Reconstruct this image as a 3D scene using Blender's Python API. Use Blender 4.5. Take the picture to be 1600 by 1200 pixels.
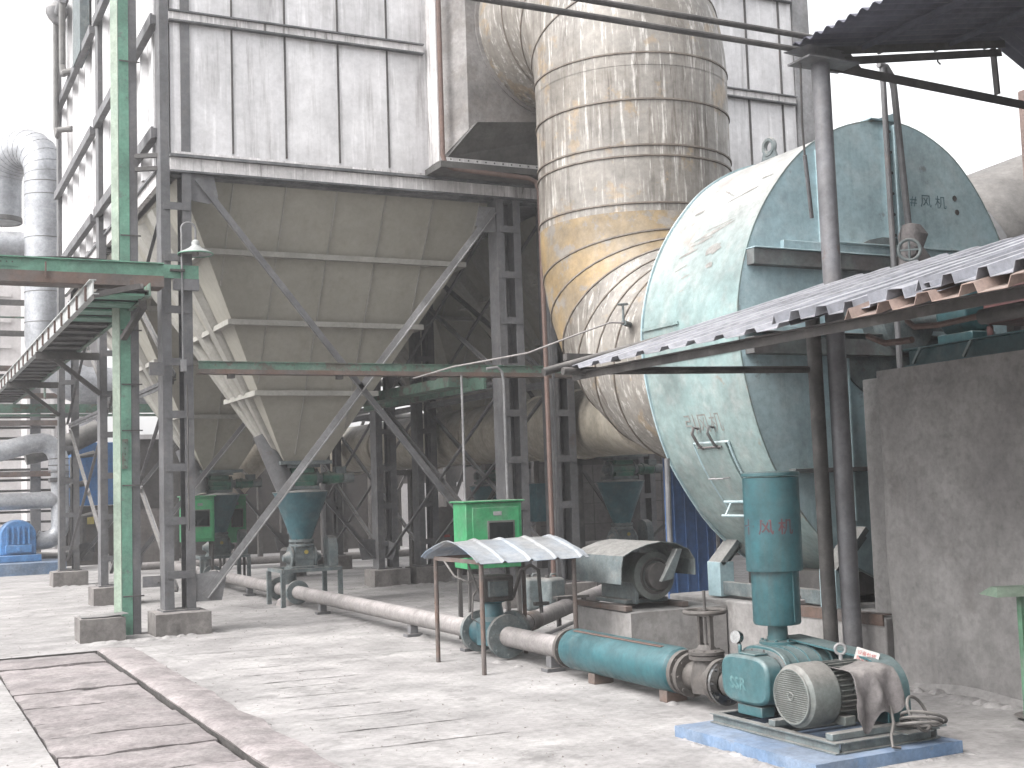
import bpy, bmesh, math, random
from math import sin, cos, pi, radians, sqrt, atan2, hypot
from mathutils import Vector, Matrix, noise as mnoise
random.seed(7)
for o in list(bpy.data.objects): bpy.data.objects.remove(o)
S = bpy.context.scene
C = S.collection

# ------------------------------------------------------------------ camera
TH, PH, RO = 0.466939093, 0.0813353639, -0.0333714198
fw = Vector((sin(TH)*cos(PH), cos(TH)*cos(PH), sin(PH)))
r0 = Vector((cos(TH), -sin(TH), 0)); u0 = r0.cross(fw)
rr = r0*cos(RO)+u0*sin(RO); uu = -r0*sin(RO)+u0*cos(RO)
cam = bpy.data.cameras.new('camera'); co = bpy.data.objects.new('camera', cam); C.objects.link(co)
cam.sensor_fit = 'HORIZONTAL'; cam.sensor_width = 36; cam.lens = 36*1942/1600
cam.clip_start = 0.1; cam.clip_end = 600
M = Matrix((rr, uu, -fw)).transposed().to_4x4(); M.translation = (0, 0, 1.6)
co.matrix_world = M
S.camera = co

# ------------------------------------------------------------------ light
SUN_EL, SUN_AZ = radians(48), radians(262)      # azimuth clockwise from +Y : the open yard lies to the left
w = bpy.data.worlds.new('World'); S.world = w; w.use_nodes = True
nt = w.node_tree; bg = nt.nodes['Background']
sky = nt.nodes.new('ShaderNodeTexSky'); sky.sky_type = 'NISHITA'; sky.sun_disc = False
sky.sun_elevation = SUN_EL; sky.sun_rotation = SUN_AZ; sky.dust_density = 6; sky.air_density = 1.2
hs = nt.nodes.new('ShaderNodeHueSaturation'); hs.inputs['Saturation'].default_value = 0.12; hs.inputs['Value'].default_value = 1.75
nt.links.new(sky.outputs[0], hs.inputs['Color']); nt.links.new(hs.outputs[0], bg.inputs['Color'])
bg.inputs['Strength'].default_value = 0.14
sl = bpy.data.lights.new('sun', 'SUN'); sl.energy = 0.7; sl.angle = radians(30); sl.color = (1, .97, .93)
so = bpy.data.objects.new('sun', sl); C.objects.link(so)
sd = Vector((sin(SUN_AZ)*cos(SUN_EL), cos(SUN_AZ)*cos(SUN_EL), sin(SUN_EL)))
so.rotation_euler = sd.to_track_quat('Z', 'Y').to_euler(); so.location = sd*40
S.view_settings.view_transform = 'Standard'; S.view_settings.look = 'None'
S.view_settings.exposure = 1.0; S.view_settings.gamma = 1
S.cycles.volume_bounces = 2; S.cycles.max_bounces = 6; S.cycles.diffuse_bounces = 4; S.cycles.glossy_bounces = 3

# ------------------------------------------------------------------ materials
MT = {}
def mat(name, col, col2=None, sc=3.0, rough=.7, metal=0.0, streak=0.0, scol=(.12, .1, .085), rust=0.0,
        rcol=(.16, .075, .04), dust=0.0, dcol=(.40, .37, .345), bump=.15, bsc=40, streak_sc=7, thr=.62, fine=0.0, grime=.38, rand=.06, K=.58, wash=0.0, wcol=(.5, .48, .45)):
    m = bpy.data.materials.new(name); m.use_nodes = True; n = m.node_tree.nodes; L = m.node_tree.links
    b = n['Principled BSDF']; b.inputs['Roughness'].default_value = rough; b.inputs['Metallic'].default_value = metal
    g = n.new('ShaderNodeNewGeometry')
    def noise(scale, detail=5, vec=None, mp=None, ro=.6):
        t = n.new('ShaderNodeTexNoise'); t.inputs['Scale'].default_value = scale; t.inputs['Detail'].default_value = detail
        t.inputs['Roughness'].default_value = ro
        if mp:
            q = n.new('ShaderNodeMapping'); q.inputs['Scale'].default_value = mp; L.new(g.outputs['Position'], q.inputs[0]); L.new(q.outputs[0], t.inputs['Vector'])
        else: L.new(g.outputs['Position'], t.inputs['Vector'])
        return t.outputs['Fac']
    def ramp(src, a, b_):
        r = n.new('ShaderNodeMapRange'); r.inputs[1].default_value = a; r.inputs[2].default_value = b_
        r.interpolation_type = 'SMOOTHSTEP'; L.new(src, r.inputs[0]); return r.outputs[0]
    def mul(a, v):
        k = n.new('ShaderNodeMath'); k.operation = 'MULTIPLY'; L.new(a, k.inputs[0])
        if isinstance(v, float): k.inputs[1].default_value = v
        else: L.new(v, k.inputs[1])
        return k.outputs[0]
    def mix(f, a, c):
        k = n.new('ShaderNodeMix'); k.data_type = 'RGBA'
        L.new(f, k.inputs[0])
        for i, v in ((6, a), (7, c)):
            if isinstance(v, tuple): k.inputs[i].default_value = (*v, 1)
            else: L.new(v, k.inputs[i])
        return k.outputs[2]
    col2 = col2 or tuple(c*.75 for c in col)
    col, col2, scol, rcol, dcol = (tuple(c*K for c in q_) for q_ in (col, col2, scol, rcol, dcol))
    cur = mix(ramp(noise(sc), .35, .68), col, col2)
    if fine: cur = mix(mul(ramp(noise(sc*14, 3), .45, .75), float(fine)), cur, tuple(c*.45 for c in col))
    if streak:
        f = mul(ramp(noise(1, 6, mp=(streak_sc, streak_sc, streak_sc*.07), ro=.7), .48, .72), ramp(noise(.8, 2), .3, .6))
        cur = mix(mul(f, float(streak)), cur, scol)
        if wash:
            f = mul(ramp(noise(1.3, 6, mp=(streak_sc*1.3+.1, streak_sc*1.3, streak_sc*.09), ro=.7), .52, .66), float(wash)); cur = mix(f, cur, wcol)
    if rust:
        f = mul(ramp(noise(sc*1.7, 8, ro=.7), thr, thr+.06), float(rust)); cur = mix(f, cur, rcol)
    if dust:
        sx = n.new('ShaderNodeSeparateXYZ'); L.new(g.outputs['Normal'], sx.inputs[0])
        f = mul(ramp(sx.outputs[2], .15, .8), float(dust)); cur = mix(f, cur, dcol)
        k2 = mul(ramp(noise(6, 6), .45, .75), float(dust*.45)); cur = mix(k2, cur, dcol)
    # uneven grime: broad blotches and fine soot, plus a small shift from object to object
    def val(src, lo, hi, a, b_):
        r = n.new('ShaderNodeMapRange'); r.inputs[1].default_value = lo; r.inputs[2].default_value = hi; r.inputs[3].default_value = a; r.inputs[4].default_value = b_; L.new(src, r.inputs[0]); return r.outputs[0]
    oi = n.new('ShaderNodeObjectInfo')
    gg = mul(mul(val(noise(sc*.9+.4, 9, ro=.72), .36, .62, 1-grime, 1.06), val(noise(sc*6+9, 4, ro=.7), .35, .6, 1-grime*.45, 1.04)), val(oi.outputs['Random'], 0, 1, 1-rand, 1+rand))
    hv = n.new('ShaderNodeHueSaturation'); L.new(gg, hv.inputs['Value']); L.new(cur, hv.inputs['Color']); cur = hv.outputs[0]
    rr_ = val(noise(sc*3+2, 5), .3, .7, max(.05, rough-.12), min(1, rough+.15)); L.new(rr_, b.inputs['Roughness'])
    L.new(cur, b.inputs['Base Color'])
    if bump:
        bp = n.new('ShaderNodeBump'); bp.inputs['Strength'].default_value = bump; bp.inputs['Distance'].default_value = .01
        L.new(noise(bsc, 6), bp.inputs['Height']); L.new(bp.outputs[0], b.inputs['Normal'])
    MT[name] = m; return m
mat('ground', (.42, .40, .395), (.51, .49, .48), 1.1, .95, grime=.36, K=.62, rust=.7, rcol=(.30, .285, .28), thr=.56, bump=.9, bsc=9, fine=.3)
mat('slab', (.35, .31, .31), (.42, .38, .375), 2.2, .95, grime=.45, rand=.14, K=.64, rust=.6, rcol=(.27, .24, .235), thr=.55, bump=1.0, bsc=16, fine=.45)
mat('pit', (.12, .11, .105), bump=.3)
mat('panel', (.70, .69, .70), (.62, .61, .62), .9, .42, .15, streak=.9, wash=.3, wcol=(.8,.79,.8), scol=(.33, .315, .31), bump=.12, bsc=4, streak_sc=6, fine=.12, rust=.22, rcol=(.42, .40, .39), grime=.17, rand=.1, K=.76)
mat('flashing', (.78, .76, .76), (.6, .58, .58), 2, .55, streak=1.3, scol=(.16, .145, .14), streak_sc=13, K=.72, grime=.2, wash=.5, wcol=(.8, .79, .78))
mat('trim', (.13, .14, .15), (.2, .2, .21), 4, .6, dust=.3)
mat('hopper', (.345, .33, .285), (.32, .305, .26), .8, .75, grime=.1, K=.72, streak=.3, scol=(.19, .18, .155), bump=.06, bsc=3, dust=.4)
mat('hopper_rib', (.36, .35, .32), (.32, .31, .28), 2, .75, grime=.2, K=.72, dust=.8)
mat('steel', (.19, .19, .20), (.145, .145, .155), 1.5, .6, dust=.55, rust=.25, streak=.25)
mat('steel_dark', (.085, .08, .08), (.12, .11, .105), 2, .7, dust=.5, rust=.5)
mat('post_grey', (.23, .23, .25), (.17, .165, .175), 2, .5, dust=.3, streak=.5, rust=.5)
mat('steel_pale', (.36, .36, .37), (.27, .27, .28), 2, .55, dust=.5, rust=.35, streak=.3)
mat('green', (.18, .42, .30), (.15, .34, .25), 2.5, .55, dust=.25, rust=.6, rcol=(.17, .16, .16), thr=.6)
mat('green_lit', (.36, .44, .35), (.28, .38, .30), 3, .5, dust=.2, rust=.4, rcol=(.3, .33, .28), thr=.62)  # paler copy of the green: bright light on the post flange painted in
mat('valve_brown', (.13, .115, .105), (.10, .09, .085), 6, .7, dust=.25, rust=.3)
mat('green_old', (.15, .28, .21), (.13, .22, .175), 3, .7, dust=.6, rust=.8, rcol=(.16, .12, .1), thr=.52)
mat('rusty_plate', (.17, .145, .135), (.2, .12, .09), 3, .7, rust=.8, dust=.2)
mat('cab_green', (.06, .40, .16), (.05, .34, .14), 1.5, .45, dust=.45, bump=.02)
mat('glass_dark', (.02, .025, .025), rough=.15, bump=0)
mat('cone_teal', (.05, .165, .20), (.045, .14, .17), 2, .5, dust=.35, bump=.03)
mat('valve_green', (.05, .20, .13), (.07, .17, .13), 5, .6, dust=.75)
mat('machine', (.20, .235, .24), (.15, .19, .2), 8, .7, dust=.65, rust=.4)
mat('fan', (.36, .50, .545), (.42, .545, .575), 1.1, .5, streak=.45, scol=(.16, .25, .26), rust=.5, rcol=(.16, .13, .11), thr=.61, K=.80, grime=.28, dust=.4, dcol=(.6, .57, .56), bump=.12, bsc=12, fine=.2)
mat('fan_scroll', (.32, .45, .445), (.36, .46, .45), .8, .45, streak=.25, scol=(.44, .42, .38), rust=.9, rcol=(.34, .29, .25), thr=.585, dust=.7, dcol=(.66, .61, .59), bump=.25, bsc=14, fine=.15)
mat('fan_rib', (.16, .14, .14), (.2, .24, .24), 3, .7, rust=.6, dust=.35)
mat('teal', (.035, .15, .175), (.03, .125, .15), 3, .4, dust=.18, streak=.45, scol=(.12, .13, .12), rust=.35, rcol=(.12, .1, .09), thr=.64, bump=.03, dcol=(.3, .36, .36))
mat('blower', (.07, .19, .21), (.06, .155, .175), 4, .4, dust=.35, bump=.05)
mat('motor', (.21, .235, .225), (.17, .19, .18), 5, .6, dust=.6, rust=.3)
mat('cloth', (.22, .20, .20), (.26, .24, .24), 5, .95, dust=.4, bump=.4, bsc=60)
mat('rubber', (.16, .15, .145), rough=.8, dust=.35)
mat('pad_blue', (.17, .28, .46), (.26, .34, .46), 2.5, .8, dust=.3, dcol=(.38, .42, .5), rust=.5, rcol=(.3, .33, .38), thr=.6, bump=.4, bsc=20)
mat('blue', (.05, .22, .55), (.05, .19, .48), 1, .5, dust=.2, streak=.3)
mat('blue_door', (.06, .15, .36), (.05, .12, .30), 1, .6, streak=.4)
mat('pump_blue', (.12, .36, .76), (.1, .31, .68), 3, .5, dust=.25)
mat('duct', (.34, .315, .285), (.25, .225, .195), 1.2, .55, .08, streak=1.2, scol=(.13, .105, .085), wash=.8, wcol=(.52, .5, .47), streak_sc=9, dust=.2, bump=.1, bsc=6, rust=.55, rcol=(.42, .30, .17), thr=.565, K=.64)
mat('duct_yellow', (.43, .30, .145), (.38, .295, .19), 1.6, .6, streak=.6, scol=(.36, .33, .30), streak_sc=4, bump=.1, rust=.8, rcol=(.36, .34, .32), thr=.54, K=.54)
mat('duct_low', (.58, .52, .43), (.50, .45, .36), 1.5, .65, dust=.5, bump=.1, bsc=6, streak=.3)
mat('seam', (.2, .16, .13), (.3, .26, .22), 5, .7)
mat('tbox', (.40, .38, .37), (.30, .28, .27), 1.6, .6, streak=.9, scol=(.2, .175, .16), rust=.5, rcol=(.25, .22, .2), thr=.5, fine=.3, streak_sc=5)
mat('hood', (.15, .145, .14), (.12, .115, .11), 2, .7, streak=.5)
mat('rust_pipe', (.22, .145, .125), (.18, .11, .09), 4, .7)
mat('pipe_dusty', (.36, .335, .325), (.29, .27, .265), 4, .85, dust=.7, dcol=(.5, .46, .45), fine=.3)
mat('pipe_dark', (.075, .07, .068), (.11, .1, .095), 4, .6, dust=.35)
mat('corr', (.50, .51, .56), (.42, .43, .48), 2, .45, .2, dust=.25, dcol=(.55, .52, .53), streak=.3)
mat('corr_pink', (.50, .37, .32), (.42, .30, .26), 3, .6, dust=.3)
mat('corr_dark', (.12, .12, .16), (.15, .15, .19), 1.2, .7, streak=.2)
mat('canopy', (.30, .42, .58), (.42, .43, .44), 1.5, .5, dust=.6, dcol=(.50, .50, .50), rust=.4, rcol=(.3, .28, .27), streak=.3)
mat('concrete', (.42, .405, .395), (.33, .315, .31), 1.1, .92, streak=.55, scol=(.20, .185, .175), bump=.5, bsc=12, streak_sc=2.2, rust=.45, rcol=(.27, .25, .24), thr=.56, fine=.35, grime=.3)
mat('concrete_pale', (.30, .28, .265), (.24, .22, .21), 2, .95, dust=.75, dcol=(.42, .385, .37), bump=.8, bsc=18, fine=.3)
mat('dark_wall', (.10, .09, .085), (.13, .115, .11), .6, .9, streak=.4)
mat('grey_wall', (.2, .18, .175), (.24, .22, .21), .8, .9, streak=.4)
mat('far_wall', (.55, .53, .53), (.48, .46, .46), .3, .9, grime=.15, K=.85)
mat('insul', (.62, .64, .68), (.56, .58, .62), 1.5, .4, .25, dust=.25, streak=.2, scol=(.42, .42, .44))
mat('insul_dark', (.17, .165, .16), (.13, .125, .12), 2, .6, dust=.4)
mat('brick', (.34, .25, .22), (.28, .2, .18), 3, .95, bump=.6, bsc=25, streak=.3, fine=.5)
mat('white', (.62, .6, .58), rough=.7)
mat('red_ink', (.55, .08, .07), rough=.8, bump=0)
mat('ink_faint', (.36, .33, .31), (.42, .43, .41), 9, rough=.8, bump=0)
mat('ink_red_dark', (.16, .05, .06), (.09, .07, .09), 8, rough=.8, bump=0)
mat('ink_blue', (.16, .3, .34), rough=.8, bump=0)
mat('letter', (.16, .32, .33), (.08, .2, .22), 30, rough=.5, bump=0)
mat('red_part', (.22, .09, .085), (.17, .08, .08), 3, .6, dust=.2)
mat('lamp_white', (.62, .64, .63), rough=.5)
mat('yellow', (.62, .5, .12), rough=.6)
mat('chrome', (.7, .7, .7), rough=.15, metal=1, bump=0)
mat('sign_green', (.09, .22, .13), (.11, .19, .13), 3, .6, dust=.35)

# ------------------------------------------------------------------ mesh building
class MB:
    def __init__(s): s.v = []; s.f = []
    def add(s, vs, fs):
        k = len(s.v); s.v += [Vector(v) for v in vs]; s.f += [tuple(i+k for i in f) for f in fs]; return s
    def box(s, x0, x1, y0, y1, z0, z1):
        return s.add([(x, y, z) for z in (z0, z1) for y in (y0, y1) for x in (x0, x1)],
                     [(0, 2, 3, 1), (4, 5, 7, 6), (0, 1, 5, 4), (2, 6, 7, 3), (0, 4, 6, 2), (1, 3, 7, 5)])
    def hexa(s, b, t):   # bottom 4, top 4 (same order)
        return s.add(list(b)+list(t), [(3, 2, 1, 0), (4, 5, 6, 7)]+[(i, (i+1) % 4, 4+(i+1) % 4, 4+i) for i in range(4)])
    def bar(s, p, q, w, h, up=(0, 0, 1), ext=0):   # rectangular bar from p to q; w across, h along 'up'
        p = Vector(p); q = Vector(q); d = (q-p).normalized(); p = p-d*ext; q = q+d*ext
        up = Vector(up); a = d.cross(up)
        if a.length < 1e-4: a = d.cross(Vector((1, 0, 0)))
        a.normalize(); b = a.cross(d).normalized(); a *= w/2; b *= h/2
        return s.hexa([p-a-b, p+a-b, p+a+b, p-a+b], [q-a-b, q+a-b, q+a+b, q-a+b])
    def angle(s, p, q, w, t=.01, up=(0, 0, 1), flip=1):  # L section bar
        p = Vector(p); q = Vector(q); d = (q-p).normalized(); a = d.cross(Vector(up)).normalized(); b = a.cross(d).normalized()
        s.bar(p, q, w, t, b); s.bar(p+a*flip*(w/2-t/2)-b*(w/2+t*.4), q+a*flip*(w/2-t/2)-b*(w/2+t*.4), t, w, b); return s
    def frame(s, d, up=Vector((0, 0, 1))):
        a = d.cross(up)
        if a.length < 1e-3: a = d.cross(Vector((1, 0, 0)))
        a.normalize(); return a, a.cross(d).normalized()
    def tube(s, p, q, r, n=14, r2=None, caps=True):
        p = Vector(p); q = Vector(q); r2 = r if r2 is None else r2
        a, b = s.frame((q-p).normalized()); vs = []
        for c, R in ((p, r), (q, r2)):
            vs += [c+(a*cos(2*pi*i/n)+b*sin(2*pi*i/n))*R for i in range(n)]
        fs = [(i, n+i, n+(i+1) % n, (i+1) % n) for i in range(n)]
        if caps: fs += [tuple(range(n)), tuple(range(2*n-1, n-1, -1))]
        return s.add(vs, fs)
    def path(s, pts, r, n=10, caps=True):
        pts = [Vector(p) for p in pts]; rs = r if isinstance(r, (list, tuple)) else [r]*len(pts)
        a = None; vs = []; m = len(pts)
        for i, p in enumerate(pts):
            d = (pts[min(i+1, m-1)]-pts[max(i-1, 0)]).normalized()
            if a is None: a, b = s.frame(d)
            else: a = (a-d*a.dot(d)).normalized(); b = a.cross(d).normalized()
            vs += [p+(a*cos(2*pi*k/n)+b*sin(2*pi*k/n))*rs[i] for k in range(n)]
        fs = [(i*n+k, (i+1)*n+k, (i+1)*n+(k+1) % n, i*n+(k+1) % n) for i in range(m-1) for k in range(n)]
        if caps: fs += [tuple(range(n)), tuple(range(m*n-1, (m-1)*n-1, -1))]
        return s.add(vs, fs)
    def lathe(s, prof, o, ax, n=24, caps=True):
        o = Vector(o); ax = Vector(ax).normalized(); a, b = s.frame(ax); vs = []
        for R, h in prof: vs += [o+ax*h+(a*cos(2*pi*k/n)+b*sin(2*pi*k/n))*R for k in range(n)]
        m = len(prof); fs = [(i*n+k, (i+1)*n+k, (i+1)*n+(k+1) % n, i*n+(k+1) % n) for i in range(m-1) for k in range(n)]
        if caps: fs += [tuple(range(n)), tuple(range(m*n-1, (m-1)*n-1, -1))]
        return s.add(vs, fs)
    def prism(s, poly, f0, f1):  # poly 2D list, f0/f1 map 2D->3D at both ends
        n = len(poly); vs = [f0(*p) for p in poly]+[f1(*p) for p in poly]
        return s.add(vs, [tuple(range(n-1, -1, -1)), tuple(range(n, 2*n))]+[(i, (i+1) % n, n+(i+1) % n, n+i) for i in range(n)])
    def torus(s, o, ax, R, r, n=28, m=8, a0=0, a1=2*pi):
        o = Vector(o); ax = Vector(ax).normalized(); a, b = s.frame(ax)
        full = abs(a1-a0-2*pi) < 1e-6; k = n if full else n+1
        pts = [o+(a*cos(a0+(a1-a0)*i/n)+b*sin(a0+(a1-a0)*i/n))*R for i in range(k)]
        vs = []
        for i, p in enumerate(pts):
            e = (p-o).normalized(); vs += [p+(e*cos(2*pi*j/m)+ax*sin(2*pi*j/m))*r for j in range(m)]
        fs = [(i*m+j, ((i+1) % k)*m+j, ((i+1) % k)*m+(j+1) % m, i*m+(j+1) % m) for i in range(n) for j in range(m)]
        return s.add(vs, fs)
    def bolts(s, o, ax, R, n, r=.012, h=.015, a0=0):
        o = Vector(o); ax = Vector(ax).normalized(); a, b = s.frame(ax)
        for i in range(n):
            t = a0+2*pi*i/n; p = o+(a*cos(t)+b*sin(t))*R; s.tube(p-ax*h, p+ax*h, r, 6)
        return s
    def sheet(s, rows, th=.003, closed=False):   # grid of points (rows of equal length) given thickness
        n = len(rows[0]); m = len(rows); P = [[Vector(p) for p in r] for r in rows]
        def nrm(i, j):
            du = P[min(i+1, m-1)][j]-P[max(i-1, 0)][j]; dv = P[i][min(j+1, n-1)]-P[i][max(j-1, 0)]
            v = du.cross(dv); return v.normalized() if v.length > 0 else Vector((0, 0, 1))
        vs = [P[i][j] for i in range(m) for j in range(n)]+[P[i][j]-nrm(i, j)*th for i in range(m) for j in range(n)]
        k = m*n; fs = []
        for i in range(m-1):
            for j in range(n-1):
                a = i*n+j; fs += [(a, a+n, a+n+1, a+1), (k+a, k+a+1, k+a+n+1, k+a+n)]
        for i in range(m-1):
            a = i*n; fs += [(a, k+a, k+a+n, a+n)]; a = i*n+n-1; fs += [(a, a+n, k+a+n, k+a)]
        for j in range(n-1):
            fs += [(j, j+1, k+j+1, k+j)]; a = (m-1)*n+j; fs += [(a, k+a, k+a+1, a+1)]
        return s.add(vs, fs)
    def build(s, name, m, parent=None, bevel=0, label=None, ang=32):
        me = bpy.data.meshes.new(name); o = bpy.data.objects.new(name, me); C.objects.link(o)
        off = Vector((0, 0, 0)); p = parent
        while p: off += p.location; p = p.parent
        me.from_pydata([tuple(v-off) for v in s.v], [], s.f)
        bm = bmesh.new(); bm.from_mesh(me); bmesh.ops.recalc_face_normals(bm, faces=bm.faces); bm.to_mesh(me); bm.free()
        me.materials.append(MT[m]); me.polygons.foreach_set('use_smooth', [True]*len(me.polygons)); me.set_sharp_from_angle(angle=radians(ang))
        if parent: o.parent = parent
        if bevel:
            b = o.modifiers.new('bevel', 'BEVEL'); b.width = bevel; b.segments = 2; b.limit_method = 'ANGLE'
        if label: o['label'] = label
        return o
def thing(name, label, cat, loc, group=None):
    o = bpy.data.objects.new(name, None); o.empty_display_size = .2; C.objects.link(o); o.location = loc
    o['label'] = label; o['category'] = cat
    if group: o['group'] = group
    return o
def tag(o, label, cat, group=None):
    o['label'] = label; o['category'] = cat
    if group: o['group'] = group
    return o
def struct(o, kind='structure'): o['kind'] = kind; return o
def dup(root, d, label):
    def cp(o, par):
        c = o.copy(); C.objects.link(c)
        if par: c.parent = par; c.matrix_parent_inverse = o.matrix_parent_inverse.copy()
        for ch in o.children: cp(ch, c)
        return c
    r = cp(root, None); r.location = root.location+Vector(d); r['label'] = label; return r
def arc(c, u, v, r, a0, a1, n=8):
    c = Vector(c); u = Vector(u); v = Vector(v)
    return [c+(u*cos(radians(a0+(a1-a0)*i/n))+v*sin(radians(a0+(a1-a0)*i/n)))*r for i in range(n+1)]
def text_polys(txt, size, bold=0):
    cu = bpy.data.curves.new('t', 'FONT'); cu.body = txt; cu.size = size; cu.resolution_u = 2; cu.offset = bold
    o = bpy.data.objects.new('t', cu); C.objects.link(o)
    me = o.evaluated_get(bpy.context.evaluated_depsgraph_get()).to_mesh()
    vs = [(v.co.x, v.co.y) for v in me.vertices]; fs = [tuple(p.vertices) for p in me.polygons]
    o.to_mesh_clear(); bpy.data.objects.remove(o); return vs, fs
def lettering(name, txt, size, fmap, m, parent, wx=1.0, bold=0):
    vs, fs = text_polys(txt, size, bold); b = MB(); b.add([fmap(x*wx, y) for x, y in vs], fs)
    me = bpy.data.meshes.new(name); o = bpy.data.objects.new(name, me); C.objects.link(o)
    off = Vector((0, 0, 0)); p = parent
    while p: off += p.location; p = p.parent
    me.from_pydata([tuple(v-off) for v in b.v], [], b.f); me.materials.append(MT[m])
    o.parent = parent; return o

# ================================================================== SETTING
def ground():
    b = MB()
    xs = [-120, -30, -6, .93, 2.0, 30, 200]; ys = [-60, 3.0, 13.95, 60, 260]
    for i in range(len(xs)-1):
        for j in range(len(ys)-1):
            if i == 3 and j == 1: continue
            b.add([(xs[i], ys[j], 0), (xs[i+1], ys[j], 0), (xs[i+1], ys[j+1], 0), (xs[i], ys[j+1], 0)], [(0, 1, 2, 3)])
    o = b.build('ground', 'ground'); struct(o)
    p = MB(); x0, x1, y0, y1, z = .93, 2.0, 3.0, 13.95, -.12
    p.add([(x0, y0, 0), (x1, y0, 0), (x1, y1, 0), (x0, y1, 0), (x0, y0, z), (x1, y0, z), (x1, y1, z), (x0, y1, z)],
          [(4, 5, 6, 7), (0, 1, 5, 4), (1, 2, 6, 5), (2, 3, 7, 6), (3, 0, 4, 7)])
    struct(p.build('drain_channel', 'pit'))
ground()
def rough_slab(x0, x1, y0, y1, z0, z1, seed, nx=16, ny=5, amp=.012, edge=.018, r=.02):
    """a cast slab with chipped, uneven edges"""
    top = []; b = MB()
    def pt(i, j, z):
        x = x0+(x1-x0)*i/nx; y = y0+(y1-y0)*j/ny
        e = mnoise.noise(Vector((x*5, y*5, seed)))
        if i in (0, nx): x += e*edge*(1 if i == 0 else -1)*1.2
        if j in (0, ny): y += mnoise.noise(Vector((x*7, y*7, seed+9)))*edge
        d = min(i, nx-i, j, ny-j); zz = z+e*amp*(1 if z == z1 else 0)
        if z == z1 and d == 0: zz -= r*(.6+.6*abs(mnoise.noise(Vector((x*11, y*11, seed)))))
        return (x, y, zz)
    vs = [pt(i, j, z1) for i in range(nx+1) for j in range(ny+1)]; n = ny+1
    fs = [(i*n+j, (i+1)*n+j, (i+1)*n+j+1, i*n+j+1) for i in range(nx) for j in range(ny)]
    rim = [i*n for i in range(nx+1)]+[nx*n+j for j in range(1, ny+1)]+[i*n+ny for i in range(nx-1, -1, -1)]+[j for j in range(ny-1, 0, -1)]
    k = len(vs); vs += [(vs[q][0], vs[q][1], z0) for q in rim]
    m = len(rim); fs += [(rim[q], k+q, k+(q+1) % m, rim[(q+1) % m]) for q in range(m)]
    fs.append(tuple(range(k, k+m))); b.add(vs, fs); return b
seams = [13.9, 13.1, 12.15, 11.35, 10.55, 9.82, 9.15, 8.42, 7.75, 7.05, 6.3, 5.55, 4.8, 4.0, 3.05]
names = ['farthest drain cover slab of the trench, just in front of the low footing', 'second drain cover slab from the far end of the trench',
 'third drain cover slab counted from the far end of the trench', 'fourth drain cover slab counted from the far end of the trench',
 'fifth drain cover slab from the far end, midway along the seen trench', 'sixth drain cover slab from the far end of the trench',
 'seventh drain cover slab from the far end, low in the picture', 'eighth drain cover slab from the far end, near the bottom of the photo',
 'ninth drain cover slab, cut by the bottom edge of the photo']
for i in range(len(seams)-1):
    rnd = random.Random(i); dz = rnd.uniform(-.012, .004); x1 = 1.965+rnd.uniform(-.01, .008)
    o = rough_slab(.955+rnd.uniform(-.008, .012), x1, seams[i+1]+.011, seams[i]-.011, -.09, dz, i*3.1).build('drain_cover', 'slab')
    if i >= 9: o['kind'] = 'structure'; continue
    tag(o, names[i], 'drain cover', 'concrete slabs covering the drain trench')
b = MB()   # mortar lip along the trench
ly = [3+i*.24 for i in range(46)]
rows = [[(1.99+.02*mnoise.noise(Vector((0, y*3, 1))), y, .002), (2.02+.02*mnoise.noise(Vector((0, y*3, 2))), y, .028+.012*mnoise.noise(Vector((3, y*2, 1)))), (2.1, y, .032+.01*mnoise.noise(Vector((5, y*2, 1)))),
         (2.2, y, .02), (2.34+.05*mnoise.noise(Vector((0, y*2, 7))), y, .003)] for y in ly]
b.sheet([[(x_, y_, z_*.55+.002) for x_, y_, z_ in r] for r in rows], .02); struct(b.build('drain_kerb', 'slab'))
# hairline rows of older covers, flush with the yard: their open joints
b = MB(); rnd = random.Random(5)
def crack(x0, x1, y, wd, x_ax=True, sk=0):
    n = 14; L = []; R = []
    for i in range(n+1):
        t = i/n; x = x0+(x1-x0)*t; yy = y+sk*t+.018*mnoise.noise(Vector((x*3.5, y*9, 3)))
        ww = wd*(.25+.9*abs(mnoise.noise(Vector((x*8, y*5, 1)))))*(1 if 0 < i < n else .1)
        L.append((x, yy-ww, .004)); R.append((x, yy+ww, .004))
    if not x_ax: L = [(q[1], q[0], q[2]) for q in L]; R = [(q[1], q[0], q[2]) for q in R]
    k = L+R; b.add(k, [(i, i+1, n+2+i, n+1+i) for i in range(n)])
for y in (13.15, 12.8, 12.25, 11.5, 11.0, 10.55, 10.2, 9.66, 9.1, 8.55, 8.1, 7.5): crack(2.92-(13-y)*.06, 3.62+rnd.uniform(-.25, .1), y+rnd.uniform(-.05, .05), .013, sk=-.06)
for y in range(34): crack(2.05, 2.72+rnd.uniform(-.1, .25), 17.6+y*.62, .010)
crack(2.7, 6.3, 12.1, .007, sk=-.9); crack(2.1, 3.4, 12.9, .008)
struct(b.build('ground_joints', 'pit'))
def lump(name, x, y, r, h, m='concrete_pale', sd=1):
    b = MB(); n = 10; vs = [(x, y, h)]; fs = []
    for k, (q, z) in enumerate(((.6, h*.8), (1, 0))):
        for i in range(n):
            a = 2*pi*i/n; R = r*q*(1+.35*mnoise.noise(Vector((cos(a)*2, sin(a)*2, sd)))); vs.append((x+R*cos(a), y+R*sin(a), z-.005*k))
    fs = [(0, 1+i, 1+(i+1) % n) for i in range(n)]+[(1+i, 1+n+i, 1+n+(i+1) % n, 1+(i+1) % n) for i in range(n)]
    b.add(vs, fs); return b.build(name, m)
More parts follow.
